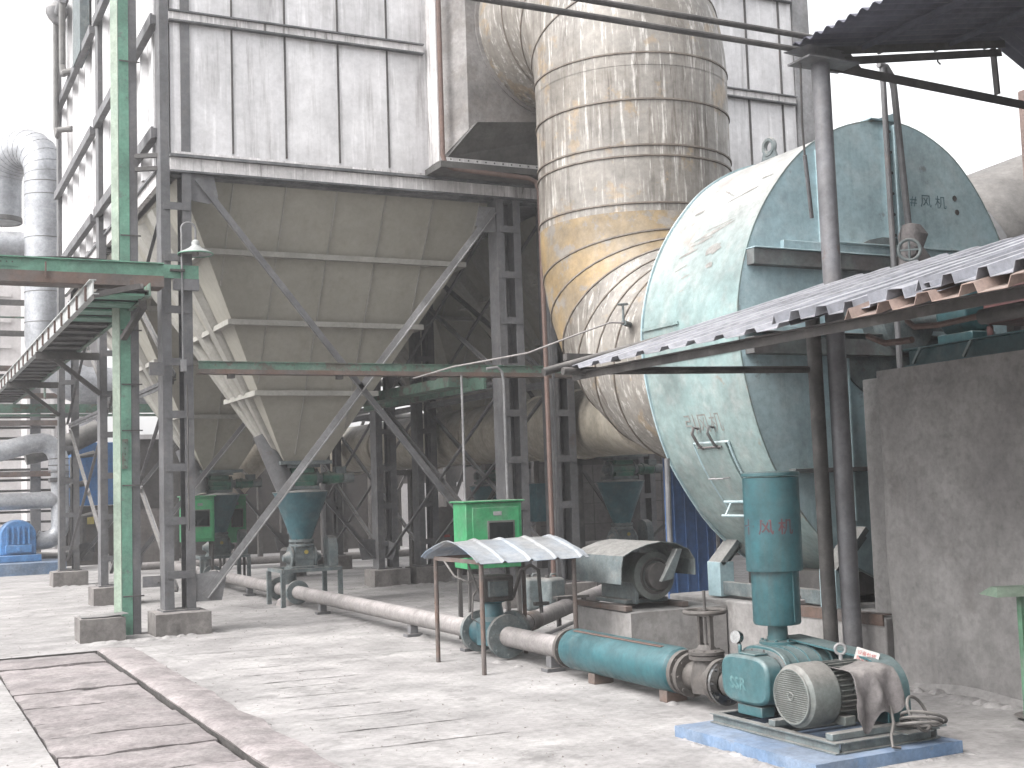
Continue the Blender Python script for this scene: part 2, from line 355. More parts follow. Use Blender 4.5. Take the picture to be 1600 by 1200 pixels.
# loose grit, more than anyone could count
b = MB(); rnd = random.Random(3)
for i in range(2600):
    y = rnd.uniform(4.2, 24)**1.0; x = y*rnd.uniform(-.06, .62) + rnd.uniform(-.2, .5); s = rnd.uniform(.003, .011)*(1+y*.02)
    if .93 < x < 2 and y < 13.9: continue
    p = [(x+s*rnd.uniform(.6, 1)*cos(a+i), y+s*rnd.uniform(.6, 1)*sin(a+i), 0) for a in (0, 1.6, 3.1, 4.7)]
    b.add(p+[(x, y, s*.8)], [(0, 1, 4), (1, 2, 4), (2, 3, 4), (3, 0, 4)])
o = b.build('grit', 'concrete_pale'); o['kind'] = 'stuff'; tag(o, 'loose grit and crumbs scattered over the dusty yard', 'grit')

# ================================================================== FILTER HOUSE
YF, YB, X0, X1, ZB, ZT = 14.9, 25.05, 3.02, 12.62, 5.68, 12.6
fh = thing('filter_house', 'huge pale sheet-metal dust filter house on steel columns', 'filter house', (X0, YF, ZB))
b = MB(); b.box(X0, 6.36, YF, YF+.06, ZB, ZT); b.box(6.36, X1, YF, YF+.06, ZB, ZT)
b.box(X0+.003, X0+.06, YF+.06, YB-.06, ZB, ZT); b.box(X0, X1, YB-.06, YB, ZB, ZT); b.box(X1-.06, X1, YF+.06, YB-.06, ZB, ZT); b.box(X0+.06, X1-.06, YF+.06, YB-.06, ZT-.1, ZT-.04); b.box(X0+.06, X1-.06, YF+.06, YB-.06, ZB+.01, ZB+.05)
b.build('wall', 'panel', fh)
xs_ = [3.05, 3.775, 4.45, 5.15, 5.825, 6.33]; xr_ = [9.7, 10.4, 11.06, 11.72, 12.36, 12.6]
for (z0, z1) in ((5.74, 7.35), (7.47, 8.99), (9.11, 10.7)):
    for L_ in (xs_, xr_):
        for i in range(len(L_)-1):
            xa, xb = L_[i]+.012, L_[i+1]-.012; rows = []
            for a in range(9):
                r_ = []
                for c in range(17):
                    u_, v_ = a/8, c/16; ed = min(1, 4*min(u_, 1-u_))*min(1, 6*min(v_, 1-v_))
                    r_.append((xa+(xb-xa)*u_, YF-.006-ed*(.008+.012*mnoise.noise(Vector((xa*3+u_*1.5, z0*3+v_*2.5, 2)))), z0+(z1-z0)*v_))
                rows.append(r_)
            MB().sheet(rows, .003).build('cladding_panel', 'panel', fh)
def seam_bar(name, x, z0, z1, m='trim', w=.022): bb = MB(); bb.box(x-w/2, x+w/2, YF-.022, YF-.001, z0, z1); bb.build(name, m, fh)
for zi, (z0, z1) in enumerate(((5.78, 7.34), (7.48, 8.98), (9.12, 10.7))):
    for x in (3.775, 4.45, 5.15, 5.825, 9.75, 10.4, 11.06, 11.72, 12.36): seam_bar('seam', x, z0, z1, 'steel_dark', .03 if x > 9 else .02)
for zi, z in enumerate((7.41, 9.05, 10.8)):
    for (xa, xb) in ((3.0, 6.33), (9.7, 12.6)):
        g = MB(); g.box(xa, xb, YF-.05, YF-.002, z-.05, z+.05).build('girt', 'flashing', fh)
        g = MB(); g.box(xa, xb, YF-.085, YF-.0005, z+.051, z+.07); g.box(xa, xb, YF-.085, YF-.0005, z-.07, z-.051); g.build('girt_edge', 'trim', fh)
# dents and screw heads
b = MB()
for k in range(13): b.lathe([(.006, 0), (.004, .004)], (4.24, YF, 6.1+k*.085), (0, -1, 0), 6)
for k in range(26): b.lathe([(.007, 0), (.004, .004)], (4.41+.006*sin(k*7), YF, 5.95+k*.052), (0, -1, 0), 6)
b.build('screw', 'steel_dark', fh)
b = MB(); b.box(X0-.02, X1+.02, YF-.07, YF+.02, 5.505, 5.655); b.box(X0-.02, X0+.05, YF+.02, YB, 5.505, 5.655); b.build('flashing', 'flashing', fh)
b = MB(); b.box(X0-.03, X1+.03, YF-.12, YF+.0, 5.657, 5.69); b.box(X0-.06, X0-.002, YF+.0, YB, 5.657, 5.69); b.box(X0-.02, X1+.02, YF-.074, YF-.02, 5.48, 5.503)
b.box(X0-.02, X1, YF+.03, YF+.2, 5.46, 5.6); b.box(X0-.02, X1, 19.9, 20.1, 5.46, 5.6); b.build('ring_beam', 'trim', fh)
b = MB()   # eaves step where the shell sits on the hoppers
b.box(3.04, X1, YF-.055, YF-.0235, 5.70, 5.735); b.build('bottom_trim', 'flashing', fh)
# left side wall: vertical folds and girts
for k, (ya, yb) in enumerate(((15.25, 19.7), (20.3, 24.75))):
    n = 6
    for i in range(n):
        y = ya+.35+(yb-ya-.5)*i/(n-1); f = MB()
        f.prism([(-.09, 0), (.09, 0), (.05, .075), (-.05, .075)], lambda a, h, y=y: (X0-h, y+a, 5.72), lambda a, h, y=y: (X0-h, y+a, ZT-.02)); f.build('wall_fold', 'panel', fh)
    for z in (6.0, 7.41, 9.05, 10.8):
        g = MB(); g.box(X0-.17, X0-.1, ya-.2, yb+.1, z-.055, z+.055); g.box(X0-.2, X0-.172, ya-.2, yb+.1, z-.07, z+.07)
        g.build('side_girt', 'steel', fh)
# right corner column trim
b = MB(); b.box(12.64, 12.95, YF-.03, YF+.25, 5.7, ZT); b.build('corner_post', 'steel_pale', fh)
# ---------------- inlet box with round stub
tb = thing('transition_box', 'stained rectangular box joining the big duct to the filter house wall', 'duct box', (6.4, 14.4, 5.83))
ax0, ax1, az0, az1 = 6.40, 9.66, 5.84, 9.9
b = MB(); b.hexa([(ax0, 14.6, az0), (ax1, 14.6, az0), (ax1, 14.6, az1), (ax0, 14.6, az1)], [(ax0+.24, 14.16, az0+.33), (ax1-.3, 14.16, az0+.33), (ax1-.3, 14.16, az1-.5), (ax0+.24, 14.16, az1-.5)])
b.box(ax0, ax1, 14.6, 14.898, az0, az1); b.build('box_shell', 'tbox', tb)
b = MB(); b.box(ax0-.012, ax0+.055, 14.56, 14.9, az0, az1); b.build('flange', 'flashing', tb)
b = MB(); b.box(ax0, ax1, 14.35, 14.6, az0-.055, az0-.003); b.build('lower_flange', 'flashing', tb)
b = MB()
for k in range(26): b.tube((ax0+.06+k*.125, 14.345, az0-.028), (ax0+.06+k*.125, 14.356, az0-.028), .012, 6)
for k in range(24): b.tube((ax0+.02, 14.555, az0+.1+k*.16), (ax0+.02, 14.565, az0+.1+k*.16), .01, 6)
b.build('bolt', 'steel_dark', tb)
b = MB(); b.hexa([(ax0+.02, 14.35, az0+.002), (ax1-.02, 14.35, az0+.002), (ax1-.02, 14.6, az0+.002), (ax0+.02, 14.6, az0+.002)], [(ax0+.28, 13.98, az0+.38), (ax1-.4, 13.98, az0+.64), (ax1-.4, 14.16, az0+.64), (ax0+.28, 14.16, az0+.38)]); b.build('hood', 'hood', tb)
b = MB(); b.box(6.3, 9.8, 14.3, 14.83, 5.69, 5.772); b.build('shelf', 'hood', tb)

# ---------------- big duct
bd = thing('main_duct', 'big stained round duct dropping from the filter house into the teal fan', 'duct', (8.0, 12.4, 4.4))
R = 1.15; XA, YA = 7.97, 12.38
def dpath():
    pts = [Vector((XA, 14.2, 7.62))]
    up = arc((XA, YA+1.25, 7.62-1.25), (0, -1, 0), (0, 0, 1), 1.25, 90, 0, 12)
    dn = arc((XA, YA-1.62, 4.47), (0, 1, 0), (0, 0, -1), 1.62, 0, 90, 14)
    return pts, up, dn
_, up, dn = dpath()
b = MB(); b.path([(XA, 14.25, 7.62), (XA, 13.9, 7.62)]+up+[up[-1]-Vector((0, 0, .15))], R, 48, False); b.build('upper_elbow', 'duct', bd)
b = MB(); b.tube(up[-1], dn[0]-Vector((0, 0, .05)), R-.004, 48, caps=False); b.build('riser', 'duct', bd)
b = MB(); b.path([dn[0]+Vector((0, 0, .1))]+dn[:7], R, 48, False); b.build('lower_elbow', 'duct_yellow', bd)
b = MB(); b.path(dn[6:]+[Vector((XA, 9.86, 2.85))], [R]+[R-.0]*(len(dn)-7)+[R], 48, False); b.build('elbow_end', 'duct', bd)
def band(c, d, w=.014, e=.012, rad=R):
    bb = MB(); c = Vector(c); d = Vector(d).normalized(); bb.lathe([(rad-.01, -w), (rad+e, -w*.6), (rad+e, w*.6), (rad-.01, w)], c, d, 56, False); bb.build('seam', 'seam', bd)
for z in (6.36, 5.83, 5.31, 5.19, 4.66): band((XA, YA, z), (0, 0, 1))
for k in (3, 7, 11):
    band(up[12-k], up[min(12, 13-k)]-up[max(0, 11-k)])
for k in (2, 4, 6, 8, 10, 12):
    band(dn[k], dn[min(14, k+1)]-dn[k-1])
t = MB(); t.lathe([(R-.02, -.05), (R+.09, -.05), (R+.09, .05), (R-.02, .05)], (XA, 9.9, 2.85), (0, 1, 0), 48, False); t.build('flange', 'fan', bd)
t = MB(); t.lathe([(R-.02, -.02), (R+.05, -.02), (R+.05, .03), (R-.02, .03)], (XA, 14.16, 7.62), (0, 1, 0), 48, False); t.build('flange', 'tbox', bd)
# small valve on the duct with its line
v = thing('gauge_valve', 'small brass hand valve on the yellow patch of the big duct', 'valve', (7.0, 11.0, 3.5))
vp = Vector((6.72, 10.75, 3.22))
b = MB(); b.tube(vp, vp+Vector((.30, .25, 0)), .03, 8); b.build('body', 'machine', v)
b = MB(); b.tube(vp, vp+Vector((0, 0, .19)), .013, 6); b.build('stem', 'machine', v)
b = MB(); b.torus(vp+Vector((0, 0, .19)), (0, 0, 1), .05, .009, 14, 6); b.bar(vp+Vector((-.05, 0, .19)), vp+Vector((.05, 0, .19)), .012, .008); b.build('handwheel', 'machine', v)
b = MB(); pts = [vp, vp+Vector((-.15, .02, .0)), vp+Vector((-.4, .3, -.1)), (6.05, 11.6, 2.99), (5.8, 13, 2.98), (5.9, 14.45, 2.98)]
tag(b_ := b.path(pts, .011, 6).build('air_line', 'pipe_dusty'), 'thin grey air line sagging from the duct valve to the green beam', 'pipe')

# horizontal duct running back between the hopper rows
hd = thing('return_duct', 'dusty beige round duct running back under the filter house', 'duct', (8.03, 16, 2.45))
b = MB(); b.path([(7.98, 12.2, 2.4), (8.1, 12.6, 2.41), (8.5, 13.2, 2.42), (8.85, 13.8, 2.44), (9.0, 14.6, 2.45), (9.02, 16, 2.45), (9.02, 28, 2.5)], .49, 36); b.build('shell', 'duct_low', hd)
for y in (15.6, 16.8, 19.0, 21.2, 23.4, 25.5):
    t = MB(); t.lathe([(.48, -.04), (.515, -.035), (.515, .035), (.48, .04)], (9.02, y, 2.455), (0, 1, 0), 32, False); t.build('band', 'duct_low', hd)
for y in (15.9, 18.2, 22.3):
    t = MB(); t.bar((9.02, y, 0), (9.02, y, 1.95), .14, .14, (0, 1, 0)); t.box(8.6, 9.45, y-.07, y+.07, 1.86, 1.96); t.build('duct_stand', 'steel_dark', hd)

# ================================================================== HOPPERS
def hopper(x0, x1, y0, y1, label):
    xc = x0+2.2 if x0 < 8 else 10.75; xa, xb = xc-.31, xc+.31; yc = y0+2.4; ya, yb = yc-.22, yc+.22; zt, zb = 5.5, 2.05
    h = thing('dust_hopper', label, 'hopper', (xc, yc, zb), 'pyramid hoppers under the filter house')
    top = [(x0, y0, zt), (x1, y0, zt), (x1, y1, zt), (x0, y1, zt)]; bot = [(xa, ya, zb), (xb, ya, zb), (xb, yb, zb), (xa, yb, zb)]
    b = MB(); b.hexa(bot, top); b.build('shell', 'hopper', h)
    T = [Vector(p) for p in top]; Bt = [Vector(p) for p in bot]
    def at(i, z): t = (zt-z)/(zt-zb); return T[i].lerp(Bt[i], t)
    nrm = []
    for i in range(4):
        e = T[(i+1) % 4]-T[i]; d = Bt[i]-T[i]; n_ = e.cross(d).normalized()
        c = (T[i]+T[(i+1) % 4]+Bt[i]+Bt[(i+1) % 4])/4
        if n_.dot(c-Vector((xc, yc, c.z))) < 0: n_ = -n_
        nrm.append(n_)
    for z in (4.68, 3.86, 2.97):
        g = MB()
        for i in range(4):
            o_ = Vector((nrm[i].x, nrm[i].y, 0)).normalized()*.04; p, q = at(i, z), at((i+1) % 4, z); e = (q-p).normalized()*(.03 if i % 2 else .08)
            g.bar(p+o_-e, q+o_+e, .085, .07)
        g.build('stiffener_ring', 'hopper_rib', h)
    for k in range(1, 7):      # face stiffeners : thin flats down the slope
        f = k/6.5; g = MB()
        p = T[0].lerp(T[1], f); x = p.x
        # front: constant x until it meets the sloping edges
        tl = min(1.0, (x-x0)/(xa-x0)); tr = min(1.0, (x1-x)/(x1-xb)); tt = min(tl, tr, 1.0)*.97
        q = Vector((x, y0+(ya-y0)*tt, zt+(zb-zt)*tt)); g.bar(p+nrm[0]*.012, q+nrm[0]*.012, .012, .03, nrm[0]); g.build('face_seam', 'hopper_rib', h)
    for f0, f1 in ((.16, .2), (.42, .44), (.68, .68)):   # deep folds down the left face
        g = MB(); p = T[3].lerp(T[0], f0); q = Bt[3].lerp(Bt[0], f1); p = p.lerp(q, .02); n_ = nrm[3]; e = (T[0]-T[3]).normalized()
        for (pp, qq, wa, wb) in ((p, q, .3, .06),):
            g.hexa([pp-e*wa, pp+e*wa, pp+e*wa*.6+n_*.12, pp-e*wa*.6+n_*.12], [qq-e*wb, qq+e*wb, qq+e*wb*.6+n_*.05, qq-e*wb*.6+n_*.05])
        g.build('side_fold', 'hopper_rib', h)
    g = MB(); g.box(xa-.07, xb+.07, ya-.07, yb+.07, zb-.05, zb); g.build('outlet_flange', 'machine', h)
    return h
HP = [(3.15, 7.55, 15.1, 19.85, 'front left pyramid hopper, nearest, its broad beige face ribbed by three bars'), (3.15, 7.55, 20.15, 24.9, 'pyramid hopper behind the front left one, seen past its sloping left edge'),
      (8.4, 12.5, 15.1, 19.85, 'front right pyramid hopper in shadow behind the big duct'), (8.4, 12.5, 20.15, 24.9, 'rear right pyramid hopper, darkest and farthest under the filter house')]
for a in HP: hopper(*a)

# ================================================================== COLUMNS
def column(x, y, z1, label, foot=.27, wide=.36, first=False, fw=.62, fd=.52):
    c = thing('lattice_column', label, 'column', (x, y, 0), 'twin channel steel columns on concrete footings')
    for s in (-1, 1):
        b = MB(); xc = x+s*(wide/2-.055)
        b.box(xc-.055, xc+.055, y-.14, y-.128, foot, z1); b.box(xc-.055, xc+.055, y+.128, y+.14, foot, z1); b.box(xc-.006 if s > 0 else xc-.055, xc+.055 if s > 0 else xc+.006, y-.128, y+.128, foot, z1)
        b.build('channel', 'steel', c)
    z = foot+.42; k = 0
    while z < min(z1, 5.5):
        b = MB(); b.box(x-wide/2+.03, x+wide/2-.02, y-.156, y-.1415, z-.045, z+.045); b.build('batten', 'steel', c); z += .625
    b = rough_slab(x-fw/2, x+fw/2, y-fd/2-.05, y+fd/2, -.05, foot, x+y, 10, 8, .006, .02, .014); b.build('footing', 'concrete_pale', c)
    b = MB(); b.box(x-wide/2-.03, x+wide/2+.03, y-.19, y+.17, foot-.008, foot+.018); b.build('base_plate', 'steel', c)
    return c
cl = ['front left corner column of the filter house, beside the green post', 'second column back along the left side of the filter house',
      'third column back along the left side of the filter house, farthest left', 'tall front column right of the near hopper, behind the green cabinet',
      'middle column on the footing right of the near blue cone', 'far column in the row behind the near blue cone',
      'front column standing just left of the big duct, behind the small canopy', 'shadowed column right of the middle footing, under the filter house', 'rear column under the filter house in the right row',
      'front right corner column of the filter house hidden low behind the fan', 'right side column behind the teal fan', 'rear right corner column of the filter house']
k = 0
for x, zt in ((3.07, 12.4), (7.52, 5.5), (8.27, 5.5), (12.7, 5.6)):
    for y in (15.0, 19.85, 24.9):
        column(x, y, zt, cl[k], first=(k == 0), foot=.27 if y < 16 else .28); k += 1
b = MB()  # bright lipped corner casing on the left columns
def brace(p, q, label, w=.1, m='steel', gp=True, up=(0, 1, 0)):
    t = thing('brace', label, 'brace', p, 'diagonal steel braces between the columns')
    b = MB(); b.bar(p, q, w*.85, .012, up); P_ = Vector(p); Q_ = Vector(q); D_ = (Q_-P_).normalized(); E_ = D_.cross(Vector(up)).normalized(); o_ = E_*(w*.425-.006)*(1 if E_.z < 0 else -1)-Vector(up)*(w*.28); b.bar(P_+o_, Q_+o_, .012, w*.5, up); b.build('strut', m, t)
    if gp:
        p = Vector(p); q = Vector(q); d = (q-p).normalized()
        u_ = Vector(up).normalized(); hx = Vector((1, 0, 0)) if abs(u_.y) > .5 else Vector((0, 1, 0)); Z = Vector((0, 0, 1)); pe = d.cross(u_).normalized()
        for c_, s in ((p, d), (q, -d)):
            g = MB(); sx_ = 1 if s.dot(hx) > 0 else -1; sz_ = 1 if s.z > 0 else -1
            pl = [c_-hx*sx_*.1-Z*sz_*.06, c_-hx*sx_*.1+Z*sz_*.26, c_+s*.32+pe*.07*(1 if pe.z*sz_ > 0 else -1), c_+s*.32-pe*.07*(1 if pe.z*sz_ > 0 else -1), c_+hx*sx_*.2-Z*sz_*.06]
            g.prism(pl, lambda *v: Vector(v)+u_*.014, lambda *v: Vector(v)+u_*.026); g.build('gusset', m, t)
    return t
YP = 14.88
brace((3.33, YP, 5.42), (7.3, YP, .5), 'long diagonal brace falling right across the near hopper', .1)
brace((7.3, YP, 5.3), (3.36, YP, .42), 'long pale diagonal brace rising right across the near hopper', .1, 'steel_pale')
sd_lab = [['left side brace falling back', 'left side brace rising back'], ['brace behind the near hopper falling back', 'brace behind the near hopper rising back'],
          ['brace beside the return duct falling back', 'brace beside the return duct rising back'], ['right side brace behind the fan falling back', 'right side brace behind the fan rising back']]
for xi, x in enumerate((3.07, 7.52, 8.27, 12.7)):
    for yi, (ya, yb) in enumerate(((15.15, 19.7), (20.0, 24.75))):
        for zi, (za, zb) in enumerate(((.5, 2.95), (3.05, 5.4))):
            for s in (0, 1):
                if xi == 3 and zi: continue
                p, q = ((x-.02, ya, zb), (x-.02, yb, za)) if s == 0 else ((x+.03, ya, za), (x+.03, yb, zb))
                brace(p, q, sd_lab[xi][s]+(', in the near bay' if yi == 0 else ', in the far bay')+(', lower panel' if zi == 0 else ', upper panel'), .075, gp=(xi == 1 and zi == 0), up=(1, 0, 0))
        brace((x, ya, 3.0), (x, yb, 3.0), ['left side', 'second', 'third', 'right side'][xi]+' row level tie at mid height in the '+('near' if yi == 0 else 'far')+' bay', .12, gp=False)
for yi, y in enumerate((19.85, 24.9)):
    brace((3.3, y, 5.3), (7.3, y, .5), ['middle', 'rear'][yi]+' row cross brace falling right, behind the hoppers', .09); brace((7.3, y+.05, 5.3), (3.3, y+.05, .5), ['middle', 'rear'][yi]+' row cross brace rising right, behind the hoppers', .09)
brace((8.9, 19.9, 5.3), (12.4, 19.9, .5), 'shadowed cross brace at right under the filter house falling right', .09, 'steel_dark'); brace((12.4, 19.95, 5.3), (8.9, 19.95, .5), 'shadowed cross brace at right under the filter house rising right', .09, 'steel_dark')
# ================================================================== GREEN STEELWORK (left)
def hbeam(b, p, q, w, h, t=.012, up=(0, 0, 1)):
    p = Vector(p); q = Vector(q); d = (q-p).normalized(); u_ = Vector(up); a = d.cross(u_).normalized(); u_ = a.cross(d).normalized()
    b.bar(p+u_*(h/2-t/2), q+u_*(h/2-t/2), w, t, u_); b.bar(p-u_*(h/2-t/2), q-u_*(h/2-t/2), w, t, u_); b.bar(p, q, t, h-2*t-.001, u_); return b
gp = thing('green_post', 'tall worn green steel post standing before the filter house corner column', 'post', (2.6, 15.3, 0), None)
b = MB(); b.hexa([(2.395, 15.34, 0), (2.465, 15.24, 0), (2.47, 15.25, 0), (2.40, 15.35, 0)], [(2.395, 15.34, 12.5), (2.465, 15.24, 12.5), (2.47, 15.25, 12.5), (2.40, 15.35, 12.5)]); b.build('lit_flange', 'green_lit', gp)  # left flange of the post, its strong light put into the colour
b = MB(); b.box(2.474, 2.592, 15.24, 15.252, 0.0, 12.5); b.box(2.474, 2.486, 15.253, 15.42, 0, 12.5); b.build('green_section', 'green', gp)
b = MB(); b.box(2.60, 2.69, 15.25, 15.45, 0.0, 12.3); b.build('back_channel', 'steel', gp)
for z in (.45, 1.75, 2.4, 2.95, 3.6, 4.75, 6.9, 8.2): b = MB(); b.box(2.48, 2.72, 15.21, 15.225, z-.008, z+.008); b.build('strap', 'steel_dark', gp)
b = MB(); b.box(2.48, 2.55, 15.215, 15.2385, 1.95, 2.3); b.build('splice_plate', 'green_old', gp)
b = MB()
for k in range(5): b.tube((2.515, 15.205, 1.98+k*.07), (2.515, 15.214, 1.98+k*.07), .009, 6)
b.build('bolt', 'steel_dark', gp)
tag(rough_slab(1.93, 2.42, 14.72, 15.2, -.05, .27, 44, 9, 8, .006, .02, .012).build('footing', 'concrete_pale'), 'low chipped concrete block with a bent plate on top, in front of the green post', 'concrete block')
tag(MB().sheet([[(1.95, 14.75, .283), (1.96, 15.0, .28)], [(2.2, 14.75, .281), (2.2, 15, .28)], [(2.46, 14.74, .30), (2.44, 15, .3)]], .006).build('loose_plate', 'steel_pale'), 'thin bent steel plate lying on the low concrete block', 'plate')
t = thing('tie_plate', 'short flat tie joining the green post to the corner column near the ground', 'tie', (2.75, 15.1, .6))
b = MB(); b.box(2.68, 2.885, 15.08, 15.1, .55, .68); b.build('plate', 'steel', t)
b = MB(); b.tube((2.86, 15.07, .6), (2.86, 15.079, .6), .012, 6); b.build('bolt', 'steel_dark', t)
for z, lb in ((5.72, 'upper'), (5.56, 'lower'), ): tag(MB().bar((2.66, 15.2, z), (2.9, 15.06, z), .05, .05).build('tie_bar', 'steel_dark'), lb+' of two short dark ties between the green post and the corner column high up', 'tie')
gb = thing('green_beam', 'green channel beam crossing to the left edge above the walkway', 'beam', (0, 14.6, 4.2))
b = MB(); b.box(-4, 2.86, 14.6, 14.612, 4.16, 4.30); b.box(-4, 2.86, 14.55, 14.70, 4.301, 4.313); b.build('green_face', 'green', gb)
b = MB(); b.box(-4, 2.86, 14.56, 14.572, 4.03, 4.158); b.box(-4, 2.86, 14.573, 14.9, 4.03, 4.042); b.build('lower_channel', 'rusty_plate', gb)
b = MB(); b.box(2.87, 3.3, 14.74, 14.76, 4.17, 4.33); b.build('stub', 'green', gb); b = MB(); b.box(3.0, 3.3, 14.72, 14.78, 4.03, 4.165); b.build('stub_channel', 'steel', gb)
b = MB(); b.box(1.05, 1.28, 14.592, 14.5985, 4.2, 4.285); b.build('splice_plate', 'green', gb)
b = MB()
for k in range(3): b.tube((1.1+k*.06, 14.584, 4.25), (1.1+k*.06, 14.5915, 4.25), .009, 6)
b.build('bolt', 'steel_dark', gb)
b = MB(); b.box(1.555, 1.57, 14.53, 14.559, 4.08, 4.26); b.build('clamp', 'rust_pipe', gb)
b = MB(); b.sheet([[(x, y, 4.316+.03*max(0, sin((x-1.3)*2.6))) for y in (14.62, 14.8, 14.95)] for x in (1.3, 1.5, 1.7, 1.9, 2.1, 2.3, 2.5)], .006)
tag(b.build('loose_sheet', 'steel_dark'), 'dark bowed sheet lying loose on top of the green beam', 'sheet')
# inner green beam
ib = thing('inner_green_beam', 'long green beam running level in front of the near hopper', 'beam', (3.2, 14.6, 3.1))
b = MB(); b.box(3.26, 8.75, 14.62, 14.634, 3.085, 3.17); b.box(3.26, 8.75, 14.6, 14.70, 3.171, 3.18); b.build('green_face', 'green_old', ib)
b = MB(); b.box(3.26, 8.75, 14.6, 14.618, 3.03, 3.083); b.box(3.26, 8.75, 14.619, 14.78, 3.03, 3.04); b.build('lower_channel', 'rusty_plate', ib)
for x in (3.65, 5.0, 6.25): b = MB(); b.box(x-.04, x+.04, 14.63, 14.7, 2.98, 3.03); b.build('hanger', 'steel_dark', ib)
b = MB(); b.box(2.72, 2.88, 14.75, 14.8, 3.02, 3.17); b.build('end_stub', 'steel', ib)
# inner walkway behind
t = thing('inner_walkway', 'dusty green channel sloping away behind the near hopper toward the right', 'walkway', (7.0, 17, 2.8))
b = MB(); b.bar((6.9, 15.3, 3.02), (6.6, 19.7, 3.0), .3, .14); b.bar((7.3, 15.3, 3.02), (7.15, 19.7, 3.0), .04, .18); b.build('deck', 'green_old', t)
# ---------------- walkway / tray
wk = thing('cable_walkway', 'long green and white tray walkway running back along the left side', 'walkway', (2.3, 14.3, 3.9))
b = MB(); b.box(1.99, 2.004, 14.05, 31, 3.835, 3.985); b.box(1.96, 2.03, 14.05, 31, 3.986, 4.0); b.box(2.005, 2.06, 14.05, 31, 3.835, 3.845); b.build('side_channel', 'lamp_white', wk)
b = MB(); b.box(2.062, 2.598, 14.1, 31, 3.9, 3.91); b.build('deck', 'steel_dark', wk)
b = MB(); b.box(2.6, 2.614, 14.05, 31, 3.835, 3.985); b.box(2.56, 2.599, 14.05, 31, 3.835, 3.845); b.build('side_channel', 'green_old', wk)
for k in range(26):
    y = 14.3+k*.63; b = MB(); wd = .17 if k < 4 else .12; b.box(2.062, 2.558, y-wd, y+wd, 3.846, 3.872); b.build('tread', 'green' if k < 4 else 'steel_dark', wk)
for k in range(22): y = 14.5+k*.72; b = MB(); b.box(1.965, 1.989, y-.012, y+.012, 3.82, 4.0); b.build('clip', 'rust_pipe', wk)
for k, (y, lb) in enumerate(((19.85, 'nearer'), (24.9, 'farther'))):
    t = thing('walkway_bracket', lb+' steel bracket carrying the tray walkway on the left', 'bracket', (2.5, y, 3.7), 'brackets under the tray walkway')
    b = MB(); b.box(1.97, 2.88, y-.15, y-.09, 3.72, 3.83); b.build('arm', 'steel_dark', t); b = MB(); b.bar((2.25, y-.12, 3.72), (2.9, y-.12, 3.2), .07, .07, (0, 1, 0)); b.build('strut', 'steel_dark', t)
# near end bracket of walkway (curved knee by the green post)
t = thing('walkway_bracket', 'nearest curved bracket where the tray walkway meets the green post', 'bracket', (2.4, 14.2, 3.9), 'brackets under the tray walkway')
b = MB(); b.bar((2.0, 14.1, 3.83), (2.5, 14.1, 3.95), .08, .06); b.bar((2.5, 14.1, 3.95), (2.63, 14.6, 3.8), .08, .06); b.bar((2.63, 14.6, 3.8), (2.5, 15.2, 3.5), .07, .06); b.build('arm', 'steel_dark', t)
# pipes with small valves high on the left wall
t = thing('wall_valve', 'pale valve and bent pipes high on the left side wall', 'valve', (2.7, 22, 8))
vx, vy = 2.75, 22.4
def Lp(a, z): return (vx, vy+a, z)
b = MB(); b.path([Lp(.5, 12), Lp(.5, 9.35), Lp(.35, 9.15), Lp(.1, 9.1), (2.95, vy-.1, 9.1)], .06, 10); b.build('pipe', 'insul_dark', t)
b = MB(); b.path([Lp(1.4, 10.6), Lp(1.4, 8.45), Lp(1.2, 8.25), Lp(.95, 8.3), (2.95, vy+.8, 8.3)], .055, 10); b.build('pipe', 'insul_dark', t)
b = MB(); b.lathe([(.08, -.2), (.15, -.12), (.2, -.02), (.2, .06), (.12, .14), (.1, .22)], Lp(1.25, 10.6), (0, 0, 1), 14); b.tube(Lp(1.4, 10.55), Lp(.4, 10.55), .07); b.build('body', 'steel_pale', t)
tag(MB().box(2.8, 2.95, 21.0, 21.9, 9.0, 12).build('wall_box', 'machine'), 'narrow blue-grey box high on the left side wall behind the pipes', 'box')
# ---------------- lamp
lp = thing('yard_lamp', 'gooseneck lamp with a white enamel shade and green rim on the corner column', 'lamp', (3.26, 14.72, 4.5))
b = MB(); pts = [(3.10, 14.72, 3.2), (3.10, 14.72, 4.72)]+arc((3.18, 14.72, 4.76), (-1, 0, 0), (0, 0, 1), .085, 0, 180, 10)+[(3.262, 14.72, 4.62)]
b.path(pts, .013, 8); b.build('gooseneck', 'steel_pale', lp)
b = MB(); b.lathe([(.02, .14), (.045, .12), (.05, .07), (.08, .04), (.2, -.02), (.205, -.035), (.198, -.035), (.19, -.026), (.07, .03), (.03, .05)], (3.262, 14.72, 4.50), (0, 0, 1), 28, False); b.build('lamp_shade', 'lamp_white', lp)
b = MB(); b.torus((3.262, 14.72, 4.468), (0, 0, 1), .203, .009, 30, 6); b.build('rim', 'green', lp)
b = MB(); b.lathe([(.0, -.055), (.03, -.045), (.04, -.02), (.03, .02), (.02, .05)], (3.262, 14.72, 4.49), (0, 0, 1), 14, False); b.build('bulb', 'white', lp)
b = MB(); b.box(2.96, 3.13, 14.69, 14.85, 4.25, 4.275); b.build('bracket', 'steel_dark', lp)
b = MB(); b.box(3.07, 3.13, 14.67, 14.73, 3.06, 3.2); b.build('switch_box', 'steel_pale', lp)

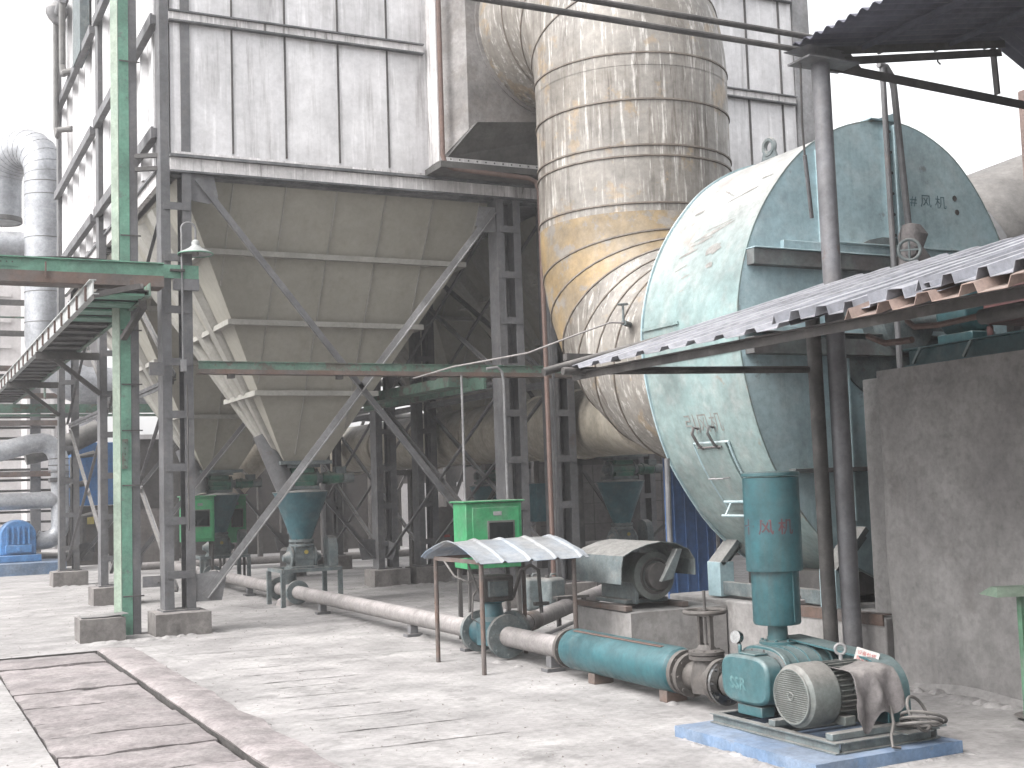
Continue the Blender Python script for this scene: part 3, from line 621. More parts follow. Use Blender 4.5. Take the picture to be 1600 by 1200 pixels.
# ================================================================== OUTLET EQUIPMENT UNDER HOPPERS
def outlet_set(xc, yc, labs, full=True, px=5.1):
    # rotary valve
    t = thing('rotary_valve', labs[0], 'rotary valve', (xc, yc, 1.9), 'green rotary valves under the hoppers')
    b = MB(); b.box(xc-.24, xc+.24, yc-.2, yc+.2, 1.955, 2.0); b.build('top_flange', 'machine', t)
    b = MB(); b.box(xc-.17, xc+.17, yc-.15, yc+.15, 1.88, 1.954); b.tube((xc-.19, yc, 1.80), (xc+.22, yc, 1.80), .125, 20); b.box(xc-.17, xc+.17, yc-.15, yc+.15, 1.69, 1.76); b.build('body', 'valve_green', t, .006)
    b = MB(); b.box(xc-.24, xc+.22, yc-.2, yc+.2, 1.645, 1.69); b.build('bottom_flange', 'machine', t, .004)
    for s in (-1, 1): b = MB(); b.lathe([(.14, 0), (.14, .03), (.07, .035), (.07, .10)], (xc+(.22 if s > 0 else -.2), yc, 1.80), (s, 0, 0), 18); b.build('end_cover', 'machine', t)
    b = MB(); b.lathe([(.06, .0), (.085, .02), (.085, .10), (.1, .1), (.1, .13), (.085, .13), (.085, .3), (.07, .32)], (xc+.32, yc, 1.80), (1, 0, 0), 18); b.build('gear_motor', 'valve_green', t)
    b = MB(); b.box(xc+.52, xc+.68, yc-.07, yc+.07, 1.86, 1.96); b.tube((xc+.64, yc, 1.8), (xc+.8, yc, 1.8), .08, 14); b.build('terminal_box', 'machine', t, .008)
    # cone
    c = thing('feed_cone', labs[1], 'cone hopper', (xc, yc, 1.6), 'blue cones under the rotary valves')
    b = MB(); b.lathe([(.40, 0), (.385, -.02), (.135, -.70), (.10, -.72)], (xc, yc, 1.6), (0, 0, 1), 40, False); b.build('cone', 'cone_teal', c)
    b = MB(); b.lathe([(.16, .045), (.40, .008), (.405, .0), (.395, -.008), (.15, .02)], (xc, yc, 1.603), (0, 0, 1), 40, False); b.tube((xc-.14, yc-.1, 1.62), (xc-.14, yc-.1, 1.66), .09, 14); b.build('lid', 'machine', c)
    b = MB(); b.lathe([(.18, 0), (.18, .035), (.14, .04), (.14, .06), (.18, .065), (.18, .1), (.12, .1), (.12, 0)], (xc, yc, .83), (0, 0, 1), 24, False); b.bolts((xc, yc, .88), (0, 0, 1), .16, 8, .012, .06); b.build('bottom_flange', 'machine', c)
    # feeder
    f = thing('rotary_feeder', labs[2], 'feeder', (xc, yc, .6), 'grey rotary feeders on steel stands')
    b = MB(); b.tube((xc-.15, yc, .67), (xc+.17, yc, .67), .135, 22); b.box(xc-.14, xc+.14, yc-.13, yc+.13, .53, .83); b.build('body', 'machine', f, .01)
    for s in (-1, 1): b = MB(); b.lathe([(.17, 0), (.17, .025), (.1, .03), (.06, .09), (.045, .12)], (xc+s*.16, yc, .67), (s, 0, 0), 20); b.bolts((xc+s*.175, yc, .67), (s, 0, 0), .15, 8, .011, .02); b.build('end_cover', 'machine', f)
    b = MB(); b.box(xc-.19, xc+.19, yc-.17, yc+.17, .525, .55); b.build('foot_flange', 'machine', f, .004)
    prof = [(0, 0), (0, .3), (.05, .4), (.16, .44), (.27, .40), (.3, .3), (.3, 0)]
    b = MB(); b.prism(prof, lambda a, h: (xc+.36, yc-.2+a, .53+h), lambda a, h: (xc+.48, yc-.2+a, .53+h)); b.build('belt_guard', 'machine', f)
    b = MB(); b.tube((xc+.02, yc-.16, .75), (xc+.02, yc-.175, .75), .03, 12); b.build('sight_glass', 'yellow', f)
    # stand
    s_ = thing('feeder_stand', labs[3], 'stand', (xc, yc, 0), 'angle steel stands under the feeders')
    b = MB(); x0, x1, y0, y1, z = xc-.38, xc+.46, yc-.36, yc+.36, .505
    for (p, q) in (((x0, y0), (x1, y0)), ((x1, y0), (x1, y1)), ((x1, y1), (x0, y1)), ((x0, y1), (x0, y0))): b.bar((*p, z), (*q, z), .05, .05)
    b.box(xc-.17, xc-.13, y0+.03, y1-.03, z-.024, z+.018); b.box(xc+.13, xc+.17, y0+.03, y1-.03, z-.024, z+.018); b.build('top_frame', 'machine', s_)
    for (x, y) in ((x0, y0), (x1, y0), (x1, y1), (x0, y1)): b = MB(); b.box(x-.03, x+.03, y-.006, y+.006, 0, z-.026); b.box(x-.03, x-.022, y+.0065, y+.05, 0, z-.026); b.build('leg', 'machine', s_)
    b = MB(); b.lathe([(.115, .50), (.115, .36), (.10, .30), (.10, .22)], (px+.04, yc, 0), (0, 0, 1), 18); b.build('drop_pipe', 'machine', s_)
for (xc, yc, L) in ((5.34, 17.5, ('green rotary valve with a grey motor above the near blue cone', 'near blue-green feed cone, in front of the other cone', 'grey feeder with a yellow sight glass under the near blue cone', 'steel stand under the near feeder, astride the ground pipe')),
                    (5.34, 22.55, ('green rotary valve above the rear left blue cone', 'blue-green feed cone farther back, partly behind the pale brace', 'grey feeder under the rear left blue cone', 'steel stand under the rear left feeder'))):
    outlet_set(xc, yc, L)
outlet_set(10.75, 17.5, ('green rotary valve in shade just left of the teal fan', 'dark blue-green cone in shade between the small canopy and the fan', 'dark feeder under the shaded right cone', 'stand under the shaded right feeder'), px=10.75)
outlet_set(10.75, 22.5, ('rear right rotary valve deep in shadow', 'rear right feed cone deep in shadow', 'rear right feeder deep in shadow', 'stand under the rear right feeder deep in shadow'), px=10.75)
# vent ducts (inclined, dusty) beside cones
for (x, y, lb) in ((4.93, 17.5, 'thick grey dusty vent pipe leaning into the near blue cone'), (4.85, 22.5, 'thick dark vent pipe leaning into the rear left blue cone')):
    t = thing('vent_pipe', lb, 'pipe', (x, y, 2.2), 'vent pipes leaning into the cones')
    b = MB(); b.path([(x+.17, y-.1, 1.65), (x+.1, y-.08, 1.85), (x-.12, y+.0, 2.45)], [.14, .15, .155], 16); b.build('pipe', 'steel', t)
    b = MB(); b.lathe([(.06, -.03), (.09, 0), (.09, .05), (.05, .1)], (x+.1, y-.15, 2.5), (.4, 0, 1), 12); b.bar((x-.05, y-.1, 2.4), (x+.1, y-.15, 2.5), .03, .03); b.build('cap', 'steel_pale', t)
# insulated rusty duct stub behind rear cone
t = thing('wrapped_duct', 'pale wrapped duct behind the rear left hopper, leaning up to the right', 'duct', (6.5, 27, 1.8))
b = MB(); b.path([(6.0, 27, 1.2), (6.9, 27, 2.3), (7.8, 27, 3.2)], .5, 22); b.build('shell', 'duct_low', t)
for q in (.2, .45, .7): p = Vector((6.0, 27, 1.2)).lerp(Vector((7.8, 27, 3.2)), q); b = MB(); b.lathe([(.49, -.04), (.53, 0), (.49, .04)], p, (1.8, 0, 2.0), 22, False); b.build('band', 'duct', t)
# ---------------- ground conveying pipe
PX, PZ, PR = 5.12, .215, .092
cp = thing('conveying_pipe', 'long dusty ground pipe running from the cones toward the blower', 'pipe', (PX, 14, PZ))
b = MB(); b.tube((PX, 11.05, PZ), (PX, 26, PZ), PR, 22); b.build('pipe_run', 'pipe_dusty', cp)
b = MB(); b.tube((PX, 9.3, PZ), (PX, 10.4, PZ), PR, 22); b.build('pipe_run', 'pipe_dusty', cp)
for y in (17.0, 17.9, 22.1): b = MB(); b.lathe([(PR-.01, -.025), (.165, -.025), (.165, .025), (PR-.01, .025)], (PX, y, PZ), (0, 1, 0), 22, False); b.bolts((PX, y, PZ), (0, 1, 0), .14, 8, .012, .035); b.build('flange', 'machine', cp)
for y in (12.75, 11.25, 9.55, 15.9, 19.6):
    s = MB(); s.box(PX-.09, PX+.09, y-.06, y+.06, .0, .035); s.box(PX-.045, PX+.045, y-.045, y+.045, .035, PZ-PR+.01); s.build('saddle', 'steel', cp, .004)
b = MB(); b.lathe([(.16, 0), (.13, .08), (.06, .12)], (PX+.0, 17.55, 0), (0, 0, 1), 12); b.build('dust_boot', 'pipe_dusty', cp)
# branch
br = thing('branch_pipe', 'dusty branch pipe splitting off to the shaded cone behind', 'pipe', (5.4, 10.9, .22))
b = MB(); b.path([(PX+.1, 10.75, .23), (5.5, 10.9, .24), (8.3, 13.75, .27)], .09, 18); b.build('pipe_run', 'pipe_dusty', br)
b = MB(); p = Vector((5.62, 11.02, .245)); b.tube(p, p+Vector((.2, .2, .002)), .097, 18); b.build('flange', 'rusty_plate', br)
tag(MB().path([(5.5, 10.6, .14), (8.2, 13.3, .16)], .022, 8).build('small_pipe', 'steel'), 'slim pipe running beside the branch pipe', 'pipe')
t = thing('pipe_trestle', 'small steel trestle carrying the branch pipe near the concrete plinth', 'stand', (6.7, 12.2, 0))
for s in (-1, 1): b = MB(); b.box(6.75+s*.16-.02, 6.75+s*.16+.02, 12.1, 12.14, 0, .34); b.build('leg', 'steel_dark', t)
b = MB(); b.box(6.55, 6.95, 12.06, 12.17, .34, .37); b.build('top_bar', 'steel_dark', t)
# ---------------- diverter valve under the small canopy
dv = thing('motor_valve', 'green grey motorised valve on the ground pipe under the small canopy', 'valve', (PX, 10.7, .25))
b = MB(); b.tube((PX, 10.45, PZ), (PX, 11.0, PZ), .13, 22); b.lathe([(.16, 0), (.16, .22), (.11, .26), (.09, .36)], (PX, 10.72, .12), (0, 0, 1), 20); b.build('body', 'cone_teal', dv)
for y in (10.43, 11.02): b = MB(); b.lathe([(.06, -.025), (.2, -.025), (.2, .025), (.06, .025)], (PX, y, PZ), (0, 1, 0), 24, False); b.bolts((PX, y, PZ), (0, 1, 0), .17, 8, .013, .036); b.build('flange', 'machine', dv)
b = MB(); b.lathe([(.07, 0), (.2, 0), (.2, .04), (.07, .04)], (PX+.2, 10.72, PZ), (1, .4, 0), 22); b.build('side_flange', 'machine', dv)
b = MB(); b.box(PX-.16, PX+.16, 10.57, 10.85, .52, .76); b.build('actuator', 'steel_dark', dv, .02)
b = MB(); b.box(PX-.12, PX+.08, 10.53, 10.569, .57, .72); b.build('cover', 'machine', dv, .01)
b = MB(); b.lathe([(.09, 0), (.09, .05), (.12, .06), (.12, .2)], (PX, 10.72, .45), (0, 0, 1), 18); b.build('yoke', 'cone_teal', dv)
b = MB(); b.path([(PX-.16, 10.6, .7), (PX-.3, 10.5, .6), (PX-.34, 10.45, .4), (PX-.28, 10.4, .35), (PX-.22, 10.45, .5), (PX-.3, 10.6, .9)], .01, 6); b.path([(PX-.1, 10.6, .76), (PX-.2, 10.8, .7), (PX-.26, 11, .75), (PX-.3, 11.3, .98)], .01, 6); b.build('cable', 'rubber', dv)
b = MB(); b.path([(PX+.16, 10.6, .55), (PX+.2, 10.5, .8), (PX+.28, 10.45, .85), (PX+.36, 10.45, .8), (PX+.38, 10.45, .4)], .018, 8); b.build('goose_pipe', 'steel_dark', dv)
b = MB(); b.box(PX+.31, PX+.45, 10.42, 10.48, .47, .5); b.build('lever', 'steel_dark', dv)
# ---------------- small canopy
cn = thing('small_canopy', 'little shelter of bent grey blue sheet on four thin legs over the motor valve', 'canopy', (5.0, 10.2, 0))
cx0, cx1, cy0, cy1 = 4.46, 5.56, 9.62, 10.86
for (x, y) in ((4.55, 9.73), (4.55, 10.72), (5.46, 9.73), (5.46, 10.72)): b = MB(); b.tube((x, y, 0), (x, y, .95), .021, 10); b.build('leg', 'rusty_plate', cn)
b = MB(); b.bar((4.55, 9.73, .95), (4.55, 10.72, .95), .035, .035); b.bar((5.46, 9.73, .95), (5.46, 10.72, .95), .035, .035); b.bar((4.55, 9.73, .952), (5.46, 9.73, .952), .03, .03); b.bar((4.55, 10.72, .952), (5.46, 10.72, .952), .03, .03)
b.build('frame', 'rusty_plate', cn)
rows = []
for i in range(61):
    x = cx0+(cx1-cx0)*i/60; rib = .016 if (i % 14) in (0, 1) else 0; rows.append([(x, cy0+(cy1-cy0)*j/12+.015*mnoise.noise(Vector((x*4, j, 0))), .965+rib+.155*max(0, 1-abs((j-6)/6.0)**1.25)+.010*mnoise.noise(Vector((x*3, j*.7, 2)))-(.02 if j in (0, 12) else 0)) for j in range(13)])
MB().sheet(rows, .006).build('roof_sheet', 'canopy', cn)
# ---------------- green cabinets
def cabinet(x, y, z, w, d, h, label, rot=0, legs=.8):
    t = thing('control_cabinet', label, 'cabinet', (0, 0, 0), 'green control cabinets on legs')
    b = MB(); b.box(-w/2, w/2, 0, d, z, z+h); b.build('case', 'cab_green', t, .008)
    b = MB(); b.box(-w/2-.03, w/2+.03, -.03, d+.03, z+h+.002, z+h+.022); b.build('top', 'cab_green', t, .006)
    b = MB(); b.box(-w/2+.07, w/2-.03, -.014, -.001, z+.05, z+h-.05); dr_ = b.build('door', 'cab_green', t, .005)
    b = MB(); b.box(-w*.13, w*.36, -.022, -.0145, z+h*.33, z+h*.72); wf_ = b.build('window_frame', 'rubber', dr_, .006)
    b = MB(); b.box(-w*.13+.02, w*.36-.02, -.026, -.0225, z+h*.33+.02, z+h*.72-.02); b.build('window_glass', 'glass_dark', dr_)
    b = MB(); b.box(-.01, .08, -.02, -.0145, z+h*.8, z+h*.86); b.build('name_plate', 'steel_pale', dr_)
    b = MB(); b.tube((-w/2+.1, -.03, z+h*.42), (-w/2+.1, -.015, z+h*.42), .015, 10); b.build('lock', 'steel_dark', dr_)
    for (lx, ly) in ((-w/2+.04, .04), (w/2-.04, .04), (-w/2+.04, d-.04), (w/2-.04, d-.04)): b = MB(); b.box(lx-.02, lx+.02, ly-.02, ly+.02, 0, z-.002); b.build('leg', 'steel_dark', t)
    t.location = (x, y, 0); t.rotation_euler = (0, 0, rot); return t
cabinet(5.66, 11.75, .75, .62, .42, .68, 'bright green control cabinet behind the small blue grey canopy', radians(-6))
cabinet(4.85, 21.95, .8, .56, .3, .78, 'green control cabinet with a dark window left of the rear blue cone', radians(-4))
cabinet(5.72, 22.9, .72, .45, .4, .86, 'green cabinet half hidden behind the rear left blue cone', 0)
# jerrycans
for (x, y, a, lb) in ((7.55, 14.05, .2, 'grey plastic jerrycan in front of its twin, near the column footing'), (7.42, 14.3, -.1, 'grey plastic jerrycan standing behind its twin, near the column footing')):
    t = thing('jerrycan', lb, 'jerrycan', (0, 0, 0), 'grey jerrycans')
    b = MB(); b.box(-.14, .14, -.12, .12, 0, .42); b.build('body', 'machine', t, .045)
    b = MB(); b.tube((-.07, 0, .415), (-.07, 0, .455), .03, 10); b.build('cap', 'steel_dark', t); b = MB(); b.path([(-.02, 0, .42), (0, 0, .46), (.08, 0, .46), (.1, 0, .42)], .014, 6); b.build('handle', 'machine', t)
    t.location = (x, y, 0); t.rotation_euler = (0, 0, a)
# thin conduits near the columns
tag(MB().path([(6.55, 14.42, 3.02), (6.55, 14.42, .9)], .017, 8).build('conduit', 'steel_pale'), 'thin straight conduit dropping from the green beam left of the cabinet', 'pipe')
tag(MB().path([(6.95, 14.5, 3.12), (7.1, 14.5, 3.14), (7.17, 14.5, 3.08), (7.19, 14.5, 2.95), (7.19, 14.5, .6)], .02, 8).build('conduit', 'steel_pale'), 'bent pale conduit running down in front of the tall front column', 'pipe')
rp = [(6.36, 14.38, 12), (6.36, 14.38, 5.86), (6.40, 14.36, 5.72), (6.5, 14.34, 5.69), (7.55, 14.3, 5.64), (7.66, 14.3, 5.6), (7.71, 14.3, 5.48), (7.72, 14.3, 3.0), (7.72, 14.3, .3)]
tag(MB().path(rp, .033, 10).build('rust_pipe', 'rust_pipe'), 'rust red pipe down the wall joint, along the ledge and down beside the duct', 'pipe')
tag(MB().path([(7.85, 14.35, 5.4), (7.85, 14.35, 1.0), (7.9, 14.35, .3)], .022, 8).build('slim_pipe', 'steel'), 'slim grey pipe just right of the rust red downpipe', 'pipe')
tag(MB().path([(3.12, 14.6, 2.9), (3.12, 14.6, 1.2)], .01, 6).build('conduit', 'steel_dark'), 'dark conduit on the face of the left corner column', 'pipe')
# ================================================================== FAN
FY0, FY1 = 8.3, 9.8
fan = thing('centrifugal_fan', 'huge pale teal centrifugal fan with a curved scroll casing on a concrete base', 'industrial fan', (8.0, 9.05, .5))
ctl = [(6.311, 2.80), (6.315, 3.02), (6.349, 3.23), (6.415, 3.46), (6.532, 3.73), (6.704, 4.0), (6.965, 4.3), (7.24, 4.51), (7.6, 4.68), (8.03, 4.765), (8.42, 4.72), (8.8, 4.54), (9.065, 4.29), (9.25, 4.03), (9.38, 3.78), (9.42, 3.5),
       (9.42, 2.9), (9.42, 2.0), (9.2, 1.3), (8.8, .85), (8.3, .62), (7.8, .66), (7.45, .8), (7.2, .965), (6.93, 1.22), (6.64, 1.63), (6.52, 1.87), (6.434, 2.11), (6.365, 2.38), (6.328, 2.6)]
def catmull(P, n=4):
    out = []; m = len(P)
    for i in range(m):
        p0, p1, p2, p3 = P[i-1], P[i], P[(i+1) % m], P[(i+2) % m]
        for k in range(n):
            t = k/n; out.append(tuple(.5*((2*p1[j])+(-p0[j]+p2[j])*t+(2*p0[j]-5*p1[j]+4*p2[j]-p3[j])*t*t+(-p0[j]+3*p1[j]-3*p2[j]+p3[j])*t**3) for j in (0, 1)))
    return out
PR_ = catmull(ctl); NP = len(PR_)
def off(poly, d):
    n = len(poly); o = []
    for i in range(n):
        a = Vector(poly[i-1]); c = Vector(poly[(i+1) % n]); t = (c-a).normalized(); nn = Vector((t.y, -t.x)); o.append((poly[i][0]-nn.x*d, poly[i][1]-nn.y*d))
    return o
IN = off(PR_, -.02)
b = MB(); n = NP
for k, y in enumerate((FY0+.012, FY1-.012)): pass
ys = [FY0+.012+(FY1-FY0-.024)*i/14 for i in range(15)]
vs = [(p[0]+.006*mnoise.noise(Vector((p[0]*2, y*2, p[1]*2))), y, p[1]+.006*mnoise.noise(Vector((p[0]*2+9, y*2, p[1]*2)))) for y in ys for p in IN]
b.add(vs, [(j*n+i, j*n+(i+1) % n, (j+1)*n+(i+1) % n, (j+1)*n+i) for j in range(14) for i in range(n)]); b.build('scroll', 'fan_scroll', fan)
for y0, y1, lb in ((FY0-.006, FY0+.012, None), (FY1-.012, FY1+.006, None)):
    b = MB(); b.prism(PR_, lambda x, z: (x, y0, z), lambda x, z: (x, y1, z)); b.build('side_plate', 'fan', fan)
# plate edge bead
b = MB()
for i in range(NP):
    p, q = PR_[i], PR_[(i+1) % NP]
    if p[0] < 9.4: b.bar((p[0], FY0, p[1]), (q[0], FY0, q[1]), .03, .012, (0, 1, 0))
b.build('edge_strip', 'fan_scroll', fan)
y = FY0-.006
def fbar(name, x0, x1, z0, z1, d, m): bb = MB(); bb.box(x0, x1, y-d, y-.0005, z0, z1); bb.build(name, m, fan, .003)
fbar('joint_flange', 6.78, 9.46, 3.52, 3.60, .05, 'fan'); fbar('joint_edge', 7.3, 9.5, 3.60, 3.612, .10, 'fan')
fbar('stiffener_beam', 6.42, 9.3, 3.37, 3.5, .10, 'fan_rib'); fbar('beam_lip', 6.42, 9.3, 3.505, 3.515, .12, 'fan')
fbar('joint_flange', 6.34, 8.9, 2.81, 2.86, .05, 'fan'); fbar('stiffener_beam', 6.36, 8.9, 2.62, 2.76, .12, 'fan_rib'); fbar('beam_lip', 6.36, 8.9, 2.80, 2.808, .14, 'fan_rib')
for x, z0, z1 in ((7.22, 3.61, 4.43), (8.03, 3.613, 4.75), (8.11, 3.613, 4.73), (7.3, 1.7, 2.61), (7.42, 1.2, 2.6)): fbar('rib', x-.012, x+.012, z0, z1, .05, 'fan')
fbar('flange_plate', 8.04, 8.1, 3.613, 4.76, .012, 'fan')
for x in (8.6, 8.95): fbar('rib', x-.02, x+.02, 3.39, 3.515, .06, 'fan')
fbar('lower_beam', 6.75, 8.2, 1.62, 1.66, .09, 'fan_rib')
fbar('panel_edge', 7.24, 7.26, 1.66, 2.6, .02, 'fan_rib')
b = MB()
for k in range(6): b.tube((8.07, y-.03, 3.72+k*.19), (8.07, y-.01, 3.72+k*.19), .014, 6)
b.build('bolt', 'steel_dark', fan)
b = MB(); b.box(7.85, 8.16, y-.03, y+.3, 4.768, 4.778); b.add([(8.16, y-.03, 4.78), (8.16, y+.3, 4.78), (8.17, y-.03, 4.86), (8.17, y+.3, 4.86), (7.95, y-.03, 4.779), (7.95, y+.3, 4.779)], [(0, 1, 3, 2), (0, 2, 4), (1, 5, 3), (0, 4, 5, 1), (2, 3, 5, 4)]); b.build('splice_lug', 'fan', fan)
b = MB(); b.hexa([(8.28, y+.5, 4.70), (8.56, y+.5, 4.62), (8.56, y+.53, 4.62), (8.28, y+.53, 4.70)], [(8.40, y+.5, 4.86), (8.49, y+.5, 4.84), (8.49, y+.53, 4.84), (8.40, y+.53, 4.86)]); b.build('lifting_lug', 'fan', fan)
def lug(x, yy, z):
    outer = [(-.12, -.04), (-.12, .05)]+[(-.09*cos(pi*i/8), .07+.09*sin(pi*i/8)) for i in range(9)]+[(.12, .05), (.14, -.04)]
    m_ = len(outer); inner = [(.035*cos(pi+2*pi*i/m_*1.0), .07+.035*sin(-2*pi*i/m_+pi)) for i in range(m_)]
    b = MB()
    vs = [(x, yy+a, z+h) for a, h in outer]+[(x+.03, yy+a, z+h) for a, h in outer]
    # thick ring eye over a gusset
    b.torus((x+.015, yy, z+.10), (1, 0, 0), .075, .028, 20, 6); b.hexa([(x, yy-.13, z-.06), (x+.03, yy-.13, z-.06), (x+.03, yy+.13, z-.06), (x, yy+.13, z-.06)], [(x, yy-.085, z+.06), (x+.03, yy-.085, z+.06), (x+.03, yy+.085, z+.06), (x, yy+.085, z+.06)])
    return b
lug(7.72, 9.55, 4.73).build('lifting_lug', 'machine', fan)
# seam line across scroll near flange height
def scr(s, yy, d=0):   # s = index float along profile (0 at z=2.8 going up), yy depth
    i = int(math.floor(s)) % NP; t = s-math.floor(s); a = Vector(PR_[i]); c = Vector(PR_[(i+1) % NP]); e = (c-a).normalized(); p = a.lerp(c, t)
    nn = Vector((-e.y, e.x)); return Vector((p.x+nn.x*(d-.02), yy, p.y+nn.y*(d-.02)))
zs = {}
def s_at(z):   # left-hand side of the profile
    best = None
    for k in range(-36, 40):
        for t in (0, .25, .5, .75):
            p = scr(k+t, 9)
            if best is None or abs(p.z-z) < best[0]: best = (abs(p.z-z), k+t)
    return best[1]
def strip(sz, y0, y1, d, w, name, m):
    b = MB(); s = s_at(sz)
    p = scr(s, y0, d); q = scr(s, y1, d); b.bar(p, q, w, .01, (1, 0, 0)); b.build(name, m, fan)
strip(2.86, FY0+.02, FY1-.02, .006, .02, 'seam', 'fan_rib'); strip(2.66, FY0+.02, FY1-.02, .004, .008, 'seam', 'fan_rib'); strip(3.0, 9.2, FY1-.02, .015, .03, 'seam', 'fan_scroll')
# flaked paint patches and scratches
rnd = random.Random(11); b = MB()
def patch(cs, cy, rs, ry, ang=0, n=12, sd=0):
    pts = []
    for i in range(n):
        a = 2*pi*i/n; q = 1+.6*mnoise.noise(Vector((cos(a)*2+sd, sin(a)*2, sd))); u_, v_ = rs*cos(a)*q, ry*sin(a)*q
        pts.append((u_*cos(ang)-v_*sin(ang), u_*sin(ang)+v_*cos(ang)))
    ps = [scr(cs+u_, cy+v_*.12, .0035) for u_, v_ in pts]; c0 = scr(cs, cy, .0035); k = len(b.v); b.v += ps+[c0]; b.f += [(k+i, k+(i+1) % n, k+n) for i in range(n)]
for (z, cy, rs, ry, an) in ((3.80, 8.95, .12, 2.2, .35), (3.74, 9.1, .1, 1.2, .3), (3.62, 8.85, .35, .8, .5), (3.66, 9.25, .08, 1.0, .3), (3.52, 9.3, .08, .7, .4), (3.47, 8.85, .25, .35, 0), (3.42, 9.2, .07, .5, .4), (3.3, 9.22, .06, .3, .4), (4.13, 8.85, .05, 1.5, .3), (4.2, 9.1, .05, 1.1, -.6), (4.08, 9.45, .07, .5, .2), (4.25, 8.62, .05, .5, .1), (3.86, 8.9, .05, 1.6, .2)):
    patch(s_at(z), cy, rs*2.2, ry*1.1, an, 14, z*3)
b.build('flaked_paint', 'ink_faint', fan)
# access hatch
hz0, hz1, hy0, hy1 = 1.33, 1.92, 8.82, 9.27
sa, sb = s_at(hz0), s_at(hz1)
rows = [[scr(sa+(sb-sa)*i/8, hy0+(hy1-hy0)*j/4, .028) for j in range(5)] for i in range(9)]
hat = MB().sheet(rows, .02).build('access_hatch', 'fan_scroll', fan)
b = MB(); fr = [scr(sa+(sb-sa)*i/8, hy1+.03, .012) for i in range(9)]+[scr(sb, hy0, .012)]+[scr(sb-(sb-sa)*i/8, hy0-.03, .012) for i in range(9)]+[scr(sa, hy0, .012), scr(sa, hy1+.03, .012)]
b.path(fr, .012, 6); b.build('hatch_frame', 'fan', hat)
for yy in (8.93, 9.16):
    b = MB(); p0 = scr(s_at(1.88), yy, .03); p1 = scr(s_at(2.02), yy, .02)
    b.path([p0, p0+Vector((-.05, 0, .03)), p1+Vector((-.07, 0, -.02)), p1+Vector((-.05, 0, .04)), p1+Vector((0, 0, .03))], .013, 6); b.build('hinge_arm', 'fan_rib', hat)
b = MB(); b.tube(scr(s_at(1.89), 8.87, .04), scr(s_at(1.89), 9.22, .04), .009, 6); b.build('hinge_rod', 'fan_rib', hat)
p = scr(s_at(1.62), 9.19, .02); q = scr(s_at(1.62), 8.98, .02)
b = MB(); b.path([p, p+Vector((-.08, 0, -.01)), q+Vector((-.08, 0, -.01)), q], .008, 6); b.build('hatch_handle', 'steel_pale', hat)
p = scr(s_at(1.40), 9.25, .04); q = scr(s_at(1.40), 8.9, .04)
b = MB(); b.tube(p, q, .014, 8); b.tube(p+Vector((-.07, -.05, -.12)), q+Vector((-.07, -.05, -.12)), .011, 8); b.bar(p+Vector((0, -.1, 0)), p+Vector((-.07, -.1, -.12)), .02, .01); b.build('latch_bar', 'fan', hat)
# faded lettering on the scroll and face
s0 = s_at(2.06)
def on_scroll(sz0): 
    s_ = s_at(sz0)
    k = 1/ (scr(s_, 9)-scr(s_+1, 9)).length
    return lambda x, yv: scr(s_+yv*k, 9.36-x, .004)
lettering('faded_lettering', '引风机', .19, on_scroll(2.02), 'ink_faint', fan, 1.0)
lettering('faded_lettering', '3# 风 机', .13, lambda x, z: (8.22+x, y-.003, 4.02+z), 'ink_blue', fan, 1.1)
b = MB(); 
for (x, z) in ((8.85, 4.12), (8.87, 3.99)): b.tube((x, y-.004, z), (x, y-.001, z), .028, 8)
for (x, z, r_) in ((7.02, 2.22, .05), (7.1, 2.1, .05), (7.0, 2.3, .03), (7.25, 2.4, .04)): pass
b.build('rust_spot', 'steel_dark', fan)
# supports
for yy in (8.13, 9.72):
    b = MB(); b.box(6.96, 7.12, yy-.1, yy+.1, .5, .82); b.build('foot', 'fan', fan, .004)
    b = MB(); b.bar((6.99, yy, .80), (7.33, yy, 1.14), .2, .05, (-.7, 0, .7)); b.bar((7.05, yy, .80), (7.36, yy, 1.10), .02, .12, (-.7, 0, .7)); b.build('saddle_plate', 'machine', fan)
b = MB(); b.box(6.98, 7.06, 8.24, 9.61, .52, .64); b.box(7.3, 7.38, 8.24, 9.61, .52, .6); b.build('base_beam', 'machine', fan, .004)
b = MB(); b.box(7.35, 8.9, FY0+.1, FY1-.1, .55, .75); b.build('bottom_cradle', 'steel_dark', fan)
# hub / shaft towards the pedestal
b = MB(); b.lathe([(.75, 0), (.75, .02), (.3, .06), (.3, .2), (.09, .22), (.09, 1.3)], (8.0, FY0-.006, 2.95), (0, -1, 0), 30); b.build('shaft', 'machine', fan)

# ================================================================== CONCRETE
pf = thing('concrete_base', 'low grey concrete base under the teal fan with a rusty angle along its edge', 'concrete base', (6.9, 7.4, 0))
b = MB(); b.box(6.9, 11, 7.42, 10.4, -.05, .485); b.build('block', 'concrete', pf, .015)
b = MB(); b.box(6.885, 6.899, 7.43, 8.9, .42, .5); b.box(6.885, 6.98, 7.43, 8.9, .4995, .506); b.build('edge_angle', 'rusty_plate', pf)
b = MB(); b.box(6.91, 7.15, 8.45, 8.9, .507, .55); b.box(6.93, 7.12, 8.5, 8.85, .55, .585); b.build('timber', 'pipe_dusty', pf, .006)
wl = thing('fan_pedestal', 'tall dark stained concrete pedestal filling the right edge of the photo', 'concrete wall', (6.9, 7.4, 0))
rows = []; b = MB()
N_ = 40; Z_ = 16
prof = [(9.5, 7.40)]+[(7.0+.0*i, 7.40) for i in range(1)]+[(6.98-.10*sin(a*pi/2/5), 7.30+.10*cos(a*pi/2/5)) for a in range(6)]+[(6.88+.012*mnoise.noise(Vector((i*.4, 0, 3))), 7.2-i*.16) for i in range(1, 36)]+[(9.5, 1.5)]
vs = []; m_ = len(prof)
